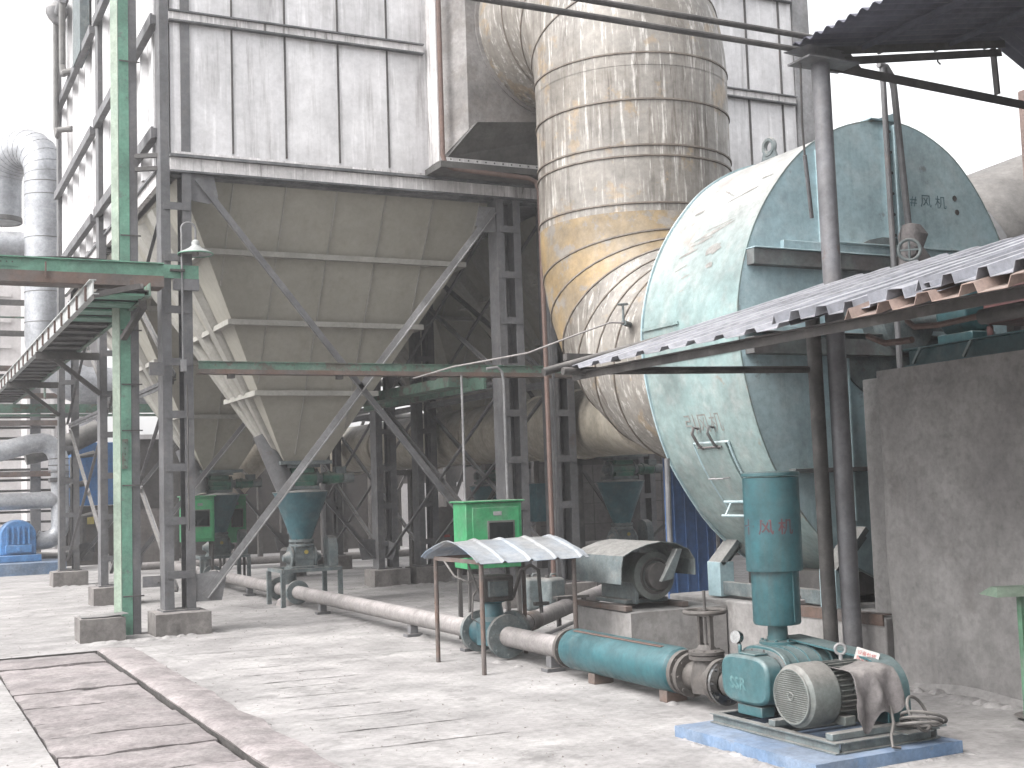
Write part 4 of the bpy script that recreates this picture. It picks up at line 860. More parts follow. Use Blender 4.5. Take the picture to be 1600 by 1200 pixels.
for zi in range(Z_+1):
    z = 2.39*zi/Z_
    for i, (x, yy) in enumerate(prof): vs.append((x+.012*mnoise.noise(Vector((yy*1.5, z*1.5, 0))), yy-.02*(1-z/2.4), z+(0.02*(7.4-yy)*.4 if zi == Z_ else 0)))
fs = [(zi*m_+i, zi*m_+(i+1) % m_, (zi+1)*m_+(i+1) % m_, (zi+1)*m_+i) for zi in range(Z_) for i in range(m_)]+[tuple(Z_*m_+i for i in range(m_))]
b.add(vs, fs); b.build('wall', 'concrete', wl, ang=60)
b = MB(); b.box(7.08, 9.5, 7.405, 7.72, .486, 2.36); b.build('end_pier', 'concrete', wl, .01)
b = MB(); b.sheet([[(6.865, yy, .05+.02*sin(yy*5)), (6.82-.02*sin(yy*9), yy, .002)] for yy in [2+i*.15 for i in range(35)]], .01); b.build('foot_fillet', 'concrete', wl)
# machinery on the pedestal
dr = thing('fan_drive', 'shaded blue bearing frame with a dull red coupling guard on top of the pedestal', 'machinery', (7.4, 6.8, 2.4))
b = MB(); hbeam(b, (7.1, 7.2, 2.48), (7.02, 3.2, 2.50), .12, .14); hbeam(b, (8.9, 7.2, 2.48), (8.9, 3.2, 2.5), .12, .14); b.box(7.1, 8.9, 5.9, 6.1, 2.42, 2.54); b.build('base_frame', 'blower', dr)
for yy in (7.1, 6.6, 5.9): b = MB(); b.bar((7.035, yy, 2.43), (7.035, yy-.08, 2.54), .02, .02); b.build('gusset', 'fan_scroll', dr)
b = MB(); b.box(7.3, 7.55, 6.75, 7.1, 2.55, 2.65); b.lathe([(.16, -.15), (.2, -.1), (.2, .1), (.16, .15)], (7.42, 6.92, 2.82), (0, 1, 0), 20); b.tube((7.55, 6.9, 2.55), (7.55, 6.9, 3.0), .06, 12); b.build('bearing_housing', 'blower', dr, .01)
b = MB(); b.box(7.2, 7.6, 5.75, 6.55, 2.66, 3.0); b.box(7.22, 7.26, 6.5, 6.55, 2.55, 2.66); b.build('coupling_guard', 'red_part', dr, .02)
b = MB(); b.box(7.25, 8.6, 4.2, 5.6, 2.56, 2.64); b.tube((7.9, 4.2, 3.1), (7.9, 5.6, 3.1), .42, 28); b.build('motor_body', 'blower', dr, .01)
b = MB(); b.box(7.15, 7.35, 5.82, 6.05, 2.56, 2.68); b.build('block', 'white', dr, .01)
tag(MB().path([(6.75, 6.85, 2.72), (6.72, 6.75, 2.66), (6.7, 6.5, 2.64), (6.5, 5.7, 2.63)], .022, 8).build('bent_pipe', 'rust_pipe'), 'bent rusty pipe under the lean-to roof, left of the open ended pipe', 'pipe')
tag(MB().path([(6.78, 7.3, 2.66), (6.76, 7.1, 2.58), (6.74, 6.8, 2.57)], .025, 8).build('bent_pipe', 'rust_pipe'), 'short bent rusty pipe close to the wall under the lean-to roof', 'pipe')
def openpipe(p, q, r, lab): 
    t = thing('open_pipe', lab, 'pipe', p, 'open ended pipes under the lean-to roof'); b = MB(); p = Vector(p); q = Vector(q); b.tube(p, q, r, 20, caps=False); b.build('shell', 'pipe_dark', t)
    b = MB(); d = (q-p).normalized(); b.lathe([(r, 0), (r-.012, 0), (r-.012, .15), (0.001, .16)], p, d, 20, False); b.build('bore', 'pit', t)
openpipe((5.62, 5.12, 2.475), (5.6, 3.2, 2.5), .045, 'open ended grey pipe pointing left under the lean-to roof'); openpipe((5.75, 4.85, 2.44), (5.75, 3.2, 2.44), .04, 'lower open ended pipe cut by the right edge under the lean-to roof')
# motor plinth
tag(rough_slab(5.86, 6.88, 9.44, 10.42, -.05, .45, 3, 10, 10, .006, .012, .012).build('motor_plinth', 'concrete'), 'square concrete plinth under the sheet covered motor, left of the fan', 'concrete block')
m2 = thing('covered_motor', 'grey motor under a bent dusty metal cover on the concrete plinth', 'motor', (6.45, 9.85, .45))
for xr in (6.1, 6.7): b = MB(); b.box(xr, xr+.07, 9.5, 10.4, .452, .5); b.build('rail', 'rusty_plate', m2, .004)
b = MB(); b.box(6.2, 6.66, 9.66, 10.2, .5, .54); b.box(6.27, 6.31, 9.6, 10.2, .5, .7); b.build('feet', 'machine', m2, .01)
mc = (6.46, 9.55, .745)
b = MB(); b.lathe([(.15, 0), (.215, .02), (.215, .06), (.20, .08), (.20, .62), (.16, .66)], mc, (0, 1, 0), 32); b.build('housing', 'motor', m2)
b = MB(); b.lathe([(.05, -.08), (.12, -.07), (.12, -.0), (.15, .001)], mc, (0, 1, 0), 26); b.torus((6.46, 9.55, .745), (0, 1, 0), .15, .015, 24, 6); b.build('end_bell', 'steel_dark', m2)
b = MB(); b.hexa([(6.44, 9.42, .70), (6.56, 9.42, .72), (6.56, 9.5, .72), (6.44, 9.5, .70)], [(6.62, 9.42, .98), (6.67, 9.42, .98), (6.67, 9.5, .98), (6.62, 9.5, .98)]); b.build('lever', 'machine', m2)
rows = [[(6.02, yy, .70+.0*yy), (6.03, yy, .85), (6.05, yy, .94), (6.15, yy, .985), (6.3, yy, 1.03), (6.45, yy, 1.05), (6.6, yy, 1.03), (6.74, yy, .97), (6.8, yy, .88), (6.8, yy, .74)] for yy in (9.42, 9.6, 9.8, 10.0, 10.3)]
MB().sheet(rows, .008).build('cover', 'machine', m2)
tag(MB().path([(6.42, 9.62, .95), (6.43, 9.64, 1.2), (6.45, 9.66, 1.8)], .026, 10).build('conduit', 'steel'), 'upright grey conduit rising from the covered motor', 'pipe')
m2.location.x -= .26

# ================================================================== TALL POST, ROOFS
tp = thing('tall_post', 'tall round pale post beside the fan carrying the upper roof truss', 'post', (6.72, 7.62, 0))
b = MB(); b.tube((6.745, 7.62, 0), (6.715, 7.6, 4.9), .074, 24); b.build('pipe', 'post_grey', tp)
b = MB(); b.box(6.48, 7.0, 7.45, 7.72, 4.9, 4.915); b.build('cap_plate', 'steel', tp)
lpst = thing('lean_to_post', 'shorter dark round post beside the tall post holding the lean-to roof', 'post', (6.62, 7.68, 0))
b = MB(); b.tube((6.60, 7.70, 0), (6.58, 7.70, 3.0), .058, 20); b.build('pipe', 'pipe_dark', lpst)
rf = thing('lean_to_roof', 'low corrugated lean-to roof over the blower, sloping down to the left', 'roof', (5.5, 6, 2.6))
def corr(x0, z0, x1, z1, y0, y1, pitch, h, m, name='roof_sheet', th=.004, lift=0, wflat=.45, jag=0.0, par=rf, sm=18):
    ys_ = []; yv = y0
    while yv < y1:
        for f_, hh in ((0, 0), (.30, 0), (.38, h), (.38+wflat*.55, h), (.46+wflat*.55, 0)): 
            if yv+f_*pitch <= y1: ys_.append((yv+f_*pitch, hh))
        yv += pitch
    ys_.append((y1, 0)); rows = []
    for yy, hh in ys_:
        jx = jag*mnoise.noise(Vector((math.floor(yy/pitch)*3.1, 0, 5)))
        rows.append([(x0+jx+(x1-x0-jx)*i/sm, yy, z0+lift+(z1-z0)*(i/sm)+hh+.006*mnoise.noise(Vector((i*.4, yy*2, 1)))) for i in range(sm+1)])
    b = MB(); b.sheet(rows, th); return b.build(name, m, par, ang=20)
corr(4.36, 2.41, 6.8, 3.13, 5.2, 7.8, .29, .028, 'corr', jag=.03)
corr(4.30, 2.41, 6.8, 3.13, 4.15, 5.35, .185, .05, 'corr', lift=.012, jag=.10)
corr(4.30, 2.41, 6.8, 3.13, 3.0, 4.3, .20, .05, 'corr', lift=.03, jag=.05); corr(4.27, 2.37, 4.9, 2.55, 3.0, 4.75, .27, .05, 'corr_pink', name='under_sheet', jag=.04)
b = MB(); b.tube((4.30, 7.72, 2.40), (6.56, 7.72, 2.44), .028, 12); b.build('tie_pipe', 'pipe_dark', rf)
b = MB(); b.tube((4.22, 7.86, 2.405), (6.62, 7.86, 3.02), .03, 12); b.build('rafter', 'pipe_dark', rf)
b = MB(); b.tube((4.6, 5.1, 2.42), (6.75, 5.1, 3.03), .03, 12); b.build('rafter', 'pipe_dark', rf)
b = MB(); b.tube((4.35, 3.3, 2.385), (6.75, 3.3, 3.0), .03, 12); b.build('rafter', 'pipe_dark', rf)
b = MB(); b.angle((4.46, 3.0, 2.40), (4.46, 7.9, 2.40), .05, .006); b.angle((6.7, 3.0, 3.03), (6.7, 7.95, 3.03), .05, .006); b.angle((5.6, 3.0, 2.75), (5.6, 7.95, 2.75), .05, .006); b.build('purlin', 'steel_dark', rf)
b = MB(); b.box(4.44, 4.9, 7.9, 7.96, 2.50, 2.55); b.build('end_angle', 'steel_dark', rf)
# upper roof
ur = thing('upper_roof', 'dark corrugated roof seen from below in the top right corner on a light steel truss', 'roof', (8, 7, 5.1))
def wav(x): return x
rows = []
for i in range(600):  # sheet lengthened out of view, behind the camera, to darken the right side
    yy = -5.5+i*(7.78+5.5)/599; rows.append([(6.55+k*.46, yy, 5.08+.165*k*.46+.02*sin(yy*2*pi/.13)) for k in range(6)]+[(9.0+k*.5, yy, 5.49-.5*k*.5-.1+.02*sin(yy*2*pi/.13)) for k in range(5)])
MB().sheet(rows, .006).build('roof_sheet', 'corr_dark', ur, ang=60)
yt = 7.68
b = MB(); b.angle((6.7, yt, 5.06), (8.9, yt, 5.415), .06, .008); b.build('top_chord', 'steel_dark', ur)
b = MB(); b.angle((6.72, yt, 4.97), (8.85, yt, 5.33), .06, .008); b.build('middle_chord', 'steel_dark', ur)
b = MB(); b.angle((6.75, yt, 4.965), (10.2, yt, 4.84), .07, .008); b.build('bottom_chord', 'steel_dark', ur)
b = MB(); b.bar((8.78, yt, 5.34), (8.8, yt, 4.92), .055, .02); b.build('upright', 'steel_dark', ur)
for k, x in enumerate((7.45, 8.1, 8.7)): b = MB(); b.bar((x, yt, 5.05+.165*(x-6.72)), (x, yt, 5.0+.165*(x-6.72)), .06, .02); b.build('packing', 'steel_dark', ur)
for x in (7.2, 8.2): b = MB(); b.angle((x, -5, 5.035+.165*(x-6.55)), (x, 7.72, 5.035+.165*(x-6.55)), .04, .005); b.build('purlin', 'corr_dark', ur)
b = MB(); b.hexa([(6.3, yt-.15, 4.93), (7.25, yt-.01, 4.93), (7.25, yt+.01, 4.93), (6.3, yt-.13, 4.93)], [(6.55, yt-.15, 5.03), (7.1, yt-.01, 5.08), (7.1, yt+.01, 5.08), (6.55, yt-.13, 5.03)]); b.build('end_gusset', 'steel', ur)
b = MB(); b.path([(8.1, yt, 5.2), (8.1, yt, 5.13), (8.13, yt, 5.11)], .008, 6); b.build('hook', 'steel_dark', ur)
rc = thing('brick_pier', 'rough pinkish brick pier under the dark roof at the right edge', 'pier', (11, 8.9, 0))
MB().box(10.72, 11.4, 8.7, 9.1, 0, 5.6).build('shaft', 'brick', rc, .02)
b = MB(); b.box(10.62, 10.66, 8.8, 8.84, 2, 5.4); b.build('drain_strap', 'rust_pipe', rc)
gd = thing('outlet_duct', 'large grey round duct rising behind the fan at the right edge', 'duct', (10.5, 10.8, 4))
b = MB(); b.tube((9.3, 10.9, 3.2), (14.0, 10.2, 4.9), 1.05, 36); b.build('shell', 'insul_dark', gd)
b = MB(); b.lathe([(1.04, -.04), (1.1, 0), (1.04, .04)], (11.2, 10.6, 3.89), (4.7, -.7, 1.7), 36, False); b.build('band', 'steel', gd)
# pipes crossing to the tall post
for i, (z, yy, lb) in enumerate(((5.0, 7.6, 'lower of two thin pipes crossing the top of the photo to the tall post'), (5.13, 7.62, 'upper of two thin pipes crossing the top of the photo to the tall post'))):
    tag(MB().tube((-2, yy, z), (6.66+i*.06, yy, z), .024, 10).build('overhead_pipe', 'pipe_dark'), lb, 'pipe', 'thin pipes crossing overhead')
t = thing('pull_rod', 'thin hanging rod with a turnbuckle left of the tall post', 'rod', (6.6, 7.7, 4))
b = MB(); b.path([(6.66, 7.6, 5.0), (6.56, 7.61, 4.97), (6.53, 7.62, 4.9), (6.60, 7.72, 4.45), (6.66, 7.78, 4.2)], .009, 6); b.build('rod', 'steel_dark', t); b = MB(); b.path([(6.66, 7.78, 4.2), (6.75, 7.86, 3.95), (6.82, 7.92, 3.72)], .017, 8); b.build('turnbuckle', 'steel', t)
t = thing('hanging_valve', 'valve wrapped in cloth with a grey handwheel in front of the fan face', 'valve', (7.85, 7.95, 3.5))
b = MB(); b.path([(7.72, 7.95, 5.12), (7.72, 7.95, 3.2), (7.72, 7.95, 2.3)], .026, 10); b.build('pipe', 'steel', t)
b = MB(); b.path([(7.68, 7.95, 5.14), (7.76, 7.95, 5.13), (7.82, 7.95, 5.05), (7.84, 7.95, 4.95), (7.92, 7.95, 3.65)], .03, 10); b.build('pipe', 'steel', t)
rows = []; cc = Vector((7.93, 7.93, 3.45))
b = MB(); prof = [(.02, .30), (.09, .28), (.13, .2), (.11, .08), (.16, -.02), (.17, -.2), (.13, -.36), (.05, -.42)]
n = 18; vs = []
for (r_, h_) in prof:
    for k in range(n): a = 2*pi*k/n; q = r_*(1+.3*mnoise.noise(Vector((cos(a)*1.5, sin(a)*1.5, h_*8)))); vs.append(cc+Vector((q*cos(a), q*sin(a)*.8, h_)))
b.add(vs, [(i*n+k, (i+1)*n+k, (i+1)*n+(k+1) % n, i*n+(k+1) % n) for i in range(len(prof)-1) for k in range(n)]); b.build('wrapping', 'cloth', t)
b = MB(); b.tube((7.72, 7.75, 3.47), (7.9, 7.9, 3.5), .05, 10, .07); b.build('bonnet', 'cloth', t)
b = MB(); b.torus((7.66, 7.7, 3.46), (.6, .7, 0), .088, .014, 24, 8); b.bar((7.66, 7.7, 3.38), (7.66, 7.7, 3.54), .015, .015); b.bar((7.60, 7.75, 3.46), (7.72, 7.65, 3.46), .015, .015); b.build('handwheel', 'machine', t)
# ================================================================== BLOWER PACKAGE
tag(rough_slab(4.42, 5.48, 5.33, 6.66, -.03, .072, 77, 16, 16, .003, .006, .006).build('blower_pad', 'pad_blue'), 'low blue painted concrete pad under the teal blower, front right', 'plinth')
bl = thing('roots_blower', 'teal blower with an upright silencer and lobed casing on a steel base frame', 'blower', (5.1, 6.3, .1))
b = MB(); z = .105
for (p, q) in (((4.66, 5.42), (4.66, 6.58)), ((5.38, 5.42), (5.38, 6.58)), ((4.66, 5.44), (5.38, 5.44)), ((4.66, 6.56), (5.38, 6.56)), ((4.66, 6.08), (5.38, 6.08))):
    v = abs(p[0]-q[0]) > .1; e = .03 if v else 0
    hbeam(b, (p[0]+e, p[1], z), (q[0]-e, q[1], z), .055, .06, .007)
b.build('base_frame', 'machine', bl)
for yy in (5.5, 6.0): b = MB(); b.box(4.66, 5.36, yy-.03, yy+.03, .137, .175); b.build('motor_rail', 'machine', bl, .004)
by, bz = 6.36, .355
def oval(w_, h_, n=24, e=.8):
    return [((abs(cos(2*pi*i/n))**e)*w_*(1 if cos(2*pi*i/n) >= 0 else -1), (abs(sin(2*pi*i/n))**e)*h_*(1 if sin(2*pi*i/n) >= 0 else -1)) for i in range(n)]
def px_(poly, x0, x1, cy, cz): bb = MB(); bb.prism(poly, lambda a, h: (x0, cy+a, cz+h), lambda a, h: (x1, cy+a, cz+h)); return bb
px_(oval(.235, .15, 28, .55), 4.74, 4.87, by, bz).build('gear_case', 'blower', bl, .02)
px_(oval(.25, .165, 28, .7), 4.872, 4.885, by, bz+.01).build('gasket', 'machine', bl)
px_(oval(.25, .18, 28, .75), 4.887, 4.93, by, bz+.015).build('end_plate', 'blower', bl, .006)
px_(oval(.235, .165, 28, .75), 4.932, 5.25, by, bz+.015).build('casing', 'blower', bl, .006)
px_(oval(.25, .18, 28, .75), 5.252, 5.29, by, bz+.015).build('end_plate', 'blower', bl, .006)
for x in (5.0, 5.09, 5.18): px_(oval(.243, .172, 28, .75), x-.006, x+.006, by, bz+.015).build('casing_rib', 'blower', bl)
b = MB()
for x in (4.882,):
    for i in range(12):
        a = 2*pi*i/12+.2; b.tube((x-.012, by+.232*cos(a), bz+.01+.16*sin(a)), (x+.0, by+.232*cos(a), bz+.01+.16*sin(a)), .011, 6)
b.build('bolt', 'steel_dark', bl)
b = MB(); b.box(4.76, 4.86, by-.1, by+.06, bz+.15, bz+.162); b.tube((4.8, by+.1, bz+.14), (4.8, by+.1, bz+.2), .012, 8); b.build('breather_plate', 'blower', bl, .004)
b = MB(); b.tube((4.84, by+.16, bz+.12), (4.84, by+.16, bz+.2), .012, 8); b.build('gauge_stem', 'machine', bl)
b = MB(); b.lathe([(.001, -.022), (.036, -.022), (.04, -.01), (.04, .02), (.001, .02)], (4.84, by+.18, bz+.235), (-1, -.25, .2), 20); b.build('pressure_gauge', 'chrome', bl)
b = MB(); b.box(4.9, 5.28, by-.18, by-.14, .137, .24); b.box(4.9, 5.28, by+.14, by+.18, .137, .24); b.box(4.76, 4.86, by-.14, by+.1, .137, .2); b.build('foot', 'blower', bl, .006)
lettering('raised_letters', 'SSR', .10, lambda x, zz: (4.7375, by+.14-x, bz-.06+zz), 'letter', bl, 1.05, .004)
# neck + upright silencer
sx, sy = 5.11, 6.47
b = MB(); b.lathe([(.085, .50), (.085, .535), (.065, .54), (.062, .67)], (sx, sy, 0), (0, 0, 1), 22); b.lathe([(.12, .535), (.12, .555), (.06, .56)], (sx, sy, 0), (0, 0, 1), 22); b.bolts((sx, sy, .555), (0, 0, 1), .1, 8, .01, .014); b.build('inlet_neck', 'blower', bl)
si = MB(); si.lathe([(.05, .655), (.145, .66), (.152, .675), (.152, 1.03), (.14, 1.035)], (sx, sy, 0), (0, 0, 1), 40); si = si.build('silencer_body', 'teal', bl)
b = MB(); b.lathe([(.13, 1.005), (.178, 1.0), (.18, 1.008), (.18, 1.595), (.13, 1.6)], (sx, sy, 0), (0, 0, 1), 44); sh_ = b.build('silencer_hood', 'teal', bl)
b = MB(); b.lathe([(.0, 1.602), (.183, 1.602), (.187, 1.608), (.187, 1.624), (.18, 1.632), (.0, 1.636)], (sx, sy, 0), (0, 0, 1), 44, False); b.build('silencer_lid', 'blower', bl)
b = MB(); a = -2.2; b.bar((sx+.153*cos(a+.75), sy+.153*sin(a+.75), .68), (sx+.153*cos(a+.75), sy+.153*sin(a+.75), 1.0), .012, .008); b.build('seam', 'blower', bl)
def cyl(x0_, z0_, r): return lambda x, yv: (sx+r*cos(-2.62+(x+x0_)/r), sy+r*sin(-2.62+(x+x0_)/r), z0_+yv)
for ch_, ca in (('十', -.98), ('风', -.24), ('机', .47)): lettering('lettering', ch_, .105, (lambda ca: lambda x, yv: (sx+.1815*cos(-2.24+ca+(x-.052)/.1815), sy+.1815*sin(-2.24+ca+(x-.052)/.1815), 1.245+yv))(ca), 'ink_red_dark', bl, 1.0, .001)
# discharge to the gate valve
b = MB(); b.path([(5.1, 6.6, .3), (5.1, 6.75, .27), (5.11, 6.9, .235), (5.12, 7.02, .215)], [.1, .1, .095, .092], 22); b.build('discharge_bend', 'rubber', bl)
b = MB(); b.lathe([(.09, -.012), (.155, -.012), (.155, .012), (.09, .012)], (5.12, 7.05, .215), (0, 1, 0), 28, False); b.bolts((5.12, 7.05, .215), (0, 1, 0), .128, 8, .012, .03); b.build('discharge_flange', 'chrome', bl)
# motor
mo = thing('electric_motor', 'dusty grey green electric motor with a grilled fan cowl beside the teal blower', 'motor', (5.0, 5.75, .18))
my, mz = 5.76, .345
b = MB(); b.lathe([(.155, 0), (.178, .02), (.182, .05), (.182, .2), (.16, .205)], (4.63, my, mz), (1, 0, 0), 40); fc_ = b.build('fan_cowl', 'motor', mo)
b = MB(); b.lathe([(.0, 0), (.15, 0)], (4.6285, my, mz), (1, 0, 0), 36, False); b.build('cowl_back', 'pit', fc_)
b = MB()
for k in range(-12, 13):
    zz = k*.0122; hw = sqrt(max(0, .15**2-zz**2))
    if hw > .01: b.box(4.619, 4.626, my-hw, my+hw, mz+zz-.0032, mz+zz+.0032)
b.torus((4.623, my, mz), (1, 0, 0), .152, .007, 36, 6); b.torus((4.618, my, mz), (1, 0, 0), .022, .004, 16, 5); b.build('grille', 'motor', fc_)
b = MB(); b.lathe([(.15, 0), (.15, .26), (.165, .27), (.165, .30), (.1, .32), (.04, .33), (.04, .4)], (4.83, my, mz), (1, 0, 0), 32); b.build('frame', 'motor', mo)
b = MB()
for k in range(26):
    a = radians(-40+k*10); c_, s_ = cos(a), sin(a); b.bar((4.85, my+.162*c_, mz+.162*s_), (5.09, my+.162*c_, mz+.162*s_), .005, .03, (0, c_, s_))
b.build('cooling_fin', 'motor', mo)
b = MB(); b.box(4.86, 4.94, my-.17, my+.17, .176, .23); b.box(5.0, 5.08, my-.17, my+.17, .176, .23); b.build('foot', 'motor', mo, .006)
b = MB(); b.torus((5.0, my, mz+.235), (.7, 1, 0), .03, .009, 20, 8); b.tube((5.0, my, mz+.15), (5.0, my, mz+.21), .012, 8); b.build('lifting_eye', 'steel_pale', mo)
b = MB(); b.box(4.95, 5.07, my-.21, my-.14, mz-.0, mz+.08); b.build('terminal_box', 'motor', mo, .01)
# rag over the terminal box
rows = []
for i in range(25):
    u_ = i/24
    r_ = []
    for j in range(21):
        v_ = j/20; x = 4.87+.30*u_+.05*(v_)*(u_-.5); d = v_*.42+.05*sin(u_*9)*v_
        top = .10
        if d < top: yy = my-.08-d*1.6; zz = mz+.155-.01*sin(u_*7)
        else: yy = my-.16-top-.05*(1-math.exp(-(d-top)*9))-.02*sin(u_*13+1)*min(1, (d-top)*6); zz = mz+.15-(d-top)*(1.05-.55*abs(u_-.35)**.8*1.2)
        r_.append((x-.03+.012*mnoise.noise(Vector((u_*4, v_*4, 0))), yy+.03*mnoise.noise(Vector((u_*5, v_*3, 4)))*v_, zz+.02*mnoise.noise(Vector((u_*3, v_*3, 8)))))
    rows.append(r_)
tag(MB().sheet(rows, .004).build('rag', 'cloth', ang=80), 'grey dusty rag draped over the blower motor terminal box', 'rag')
cd = thing('paper_card', 'small white card with red writing propped on the blower motor', 'card', (5.2, 5.7, .53))
cp0 = Vector((5.13, 5.80, .50)); cu_ = Vector((.06, -.125, -.035)); cv_ = Vector((.035, .0, .075)); nn = cu_.cross(cv_).normalized()
if nn.x > 0: nn = -nn
b = MB(); b.hexa([cp0, cp0+cu_, cp0+cu_+cv_, cp0+cv_], [p+nn*.004 for p in (cp0, cp0+cu_, cp0+cu_+cv_, cp0+cv_)]); b.build('card', 'white', cd)
def oncard(x, yv): return cp0+cu_*(.08+x)+cv_*(yv)+nn*.0055
lettering('red_writing', '设备检修', .26, lambda x, y: oncard(x*.78, .56+y*1.25), 'red_ink', cd); lettering('red_writing', '禁止合闸', .26, lambda x, y: oncard(x*.78, .16+y*1.15), 'red_ink', cd)
# belt guard
bg_ = thing('belt_guard', 'dusty teal hollow belt guard arching round the pulleys behind the motor', 'guard', (5.35, 6.1, .1))
gy0, gy1, gz0, gz1 = 5.55, 6.66, .12, .545
out = [(gy0, gz0)]+[(gy0+.2-.2*cos(radians(a)), gz1-.22+.2*sin(radians(a))) for a in range(0, 91, 10)]+[(gy1-.16+.16*sin(radians(a)), gz1+.03-.16+.16*cos(radians(a))) for a in range(0, 91, 15)]+[(gy1, gz0)]
gx0, gx1 = 5.15, 5.32; t_ = .012
inn = [(max(gy0+t_, min(gy1-t_, a)), c-(t_ if c > gz0+.05 else 0)) for a, c in out]
b = MB(); m_ = len(out)
vs = [(gx0, a, c) for a, c in out]+[(gx1, a, c) for a, c in out]+[(gx0, a, c) for a, c in inn]+[(gx1-t_, a, c) for a, c in inn]
fs = []
for i in range(m_-1): fs += [(i, i+1, m_+i+1, m_+i), (2*m_+i, 3*m_+i, 3*m_+i+1, 2*m_+i+1), (i, 2*m_+i, 2*m_+i+1, i+1)]
b.add(vs, fs); b.add([(gx1, a, c) for a, c in out], [tuple(range(m_))]); b.add([(gx1-t_, a, c) for a, c in inn], [tuple(range(m_))]); b.build('shell', 'blower', bg_, ang=40)
b = MB(); b.lathe([(.15, 0), (.13, .02), (.13, .06), (.15, .08), (.05, .08)], (5.19, my, mz), (1, 0, 0), 30); b.lathe([(.11, 0), (.10, .02), (.10, .06), (.11, .08), (.05, .08)], (5.19, by-.02, mz+.03), (1, 0, 0), 30); b.build('pulley', 'steel_dark', bg_)
b = MB(); b.torus((5.23, my, mz), (1, 0, 0), .14, .02, 30, 6); b.build('belt', 'rubber', bg_)
b = MB(); b.box(5.24, 5.46, 5.42, 5.52, .137, .15); b.box(5.1, 5.3, 5.36, 5.6, .137, .143); b.build('foot_plate', 'machine', bg_)
# cable coil
cb = MB()
for k, (r_, dz_) in enumerate(((.115, 0), (.11, .02), (.12, .035))):
    cc = Vector((5.17+.02*k, 5.34, .19+dz_)); ax = Vector((.15+.12*k, .25, 1)).normalized()
    cb.torus(cc, ax, r_, .0095, 32, 7)
cb.torus((5.19, 5.36, .245), (.35, -.85, .45), .1, .0095, 32, 7)
cb.path([(5.1, 5.48, .28), (5.06, 5.42, .2), (5.0, 5.38, .14), (4.97, 5.34, .09), (5.02, 5.335, .083)], .009, 7)
tag(cb.build('cable_coil', 'rubber'), 'coil of thick grey cable lying at the front corner of the blue pad', 'cable')
tag(MB().box(5.27, 5.31, 5.43, 5.434, .17, .21).build('paper_tag', 'white'), 'tiny white tag beside the cable coil', 'tag')
# horizontal silencer
hs_ = thing('line_silencer', 'teal horizontal cylinder in the ground pipe between the dusty pipe and the gate valve', 'silencer', (5.12, 8.4, .22))
b = MB(); b.lathe([(.09, 0), (.12, .01), (.158, .05), (.166, .09), (.166, 1.56), (.158, 1.6), (.12, 1.64), (.09, 1.65)], (5.12, 7.56, .232), (0, 1, 0), 40); b.build('shell', 'teal', hs_)
b = MB(); b.box(5.05, 5.10, 7.75, 9.05, .3875, .3945); b.build('top_strip', 'rust_pipe', hs_)
for yy in (7.54, 9.24): b = MB(); b.lathe([(.08, -.022), (.16, -.022), (.16, .022), (.08, .022)], (5.12, yy, .225), (0, 1, 0), 28, False); b.bolts((5.12, yy, .225), (0, 1, 0), .135, 8, .012, .032); b.build('flange', 'valve_brown', hs_)
for yy in (7.72, 8.75): b = MB(); b.box(5.03, 5.21, yy-.05, yy+.05, 0, .085); b.build('saddle', 'rusty_plate', hs_, .005)
# gate valve
gv = thing('gate_valve', 'dusty brown gate valve with a spoked handwheel between blower and cylinder', 'valve', (5.12, 7.28, .2))
gx, gy_ = 5.12, 7.28
b = MB(); b.tube((gx, 7.1, .215), (gx, 7.48, .215), .1, 22); b.lathe([(.11, .12), (.12, .2), (.1, .3), (.085, .36)], (gx, gy_, 0), (0, 0, 1), 22); b.build('body', 'valve_brown', gv)
for yy in (7.1, 7.47): b = MB(); b.lathe([(.08, -.02), (.155, -.02), (.155, .02), (.08, .02)], (gx, yy, .215), (0, 1, 0), 28, False); b.bolts((gx, yy, .215), (0, 1, 0), .13, 8, .012, .03); b.build('flange', 'valve_brown', gv)
b = MB(); b.lathe([(.085, .345), (.125, .35), (.125, .375), (.085, .378), (.085, .381), (.125, .384), (.125, .405), (.07, .42), (.045, .45)], (gx, gy_, 0), (0, 0, 1), 24, False); b.bolts((gx, gy_, .38), (0, 0, 1), .105, 8, .01, .035); b.build('bonnet', 'valve_brown', gv)
b = MB(); b.box(gx-.015, gx+.015, gy_-.075, gy_-.05, .42, .64); b.box(gx-.015, gx+.015, gy_+.05, gy_+.075, .42, .64); b.box(gx-.02, gx+.02, gy_-.075, gy_+.075, .6405, .655); b.build('yoke', 'valve_brown', gv)
b = MB(); b.tube((gx, gy_, .43), (gx, gy_, .82), .011, 10); b.build('stem', 'steel_dark', gv)
b = MB(); b.torus((gx, gy_, .675), (0, 0, 1), .14, .016, 32, 8)
for k in range(5): a = 2*pi*k/5; b.bar((gx+.02*cos(a), gy_+.02*sin(a), .675), (gx+.135*cos(a), gy_+.135*sin(a), .675), .022, .012)
b.tube((gx, gy_, .66), (gx, gy_, .69), .028, 14); b.build('handwheel', 'valve_brown', gv)

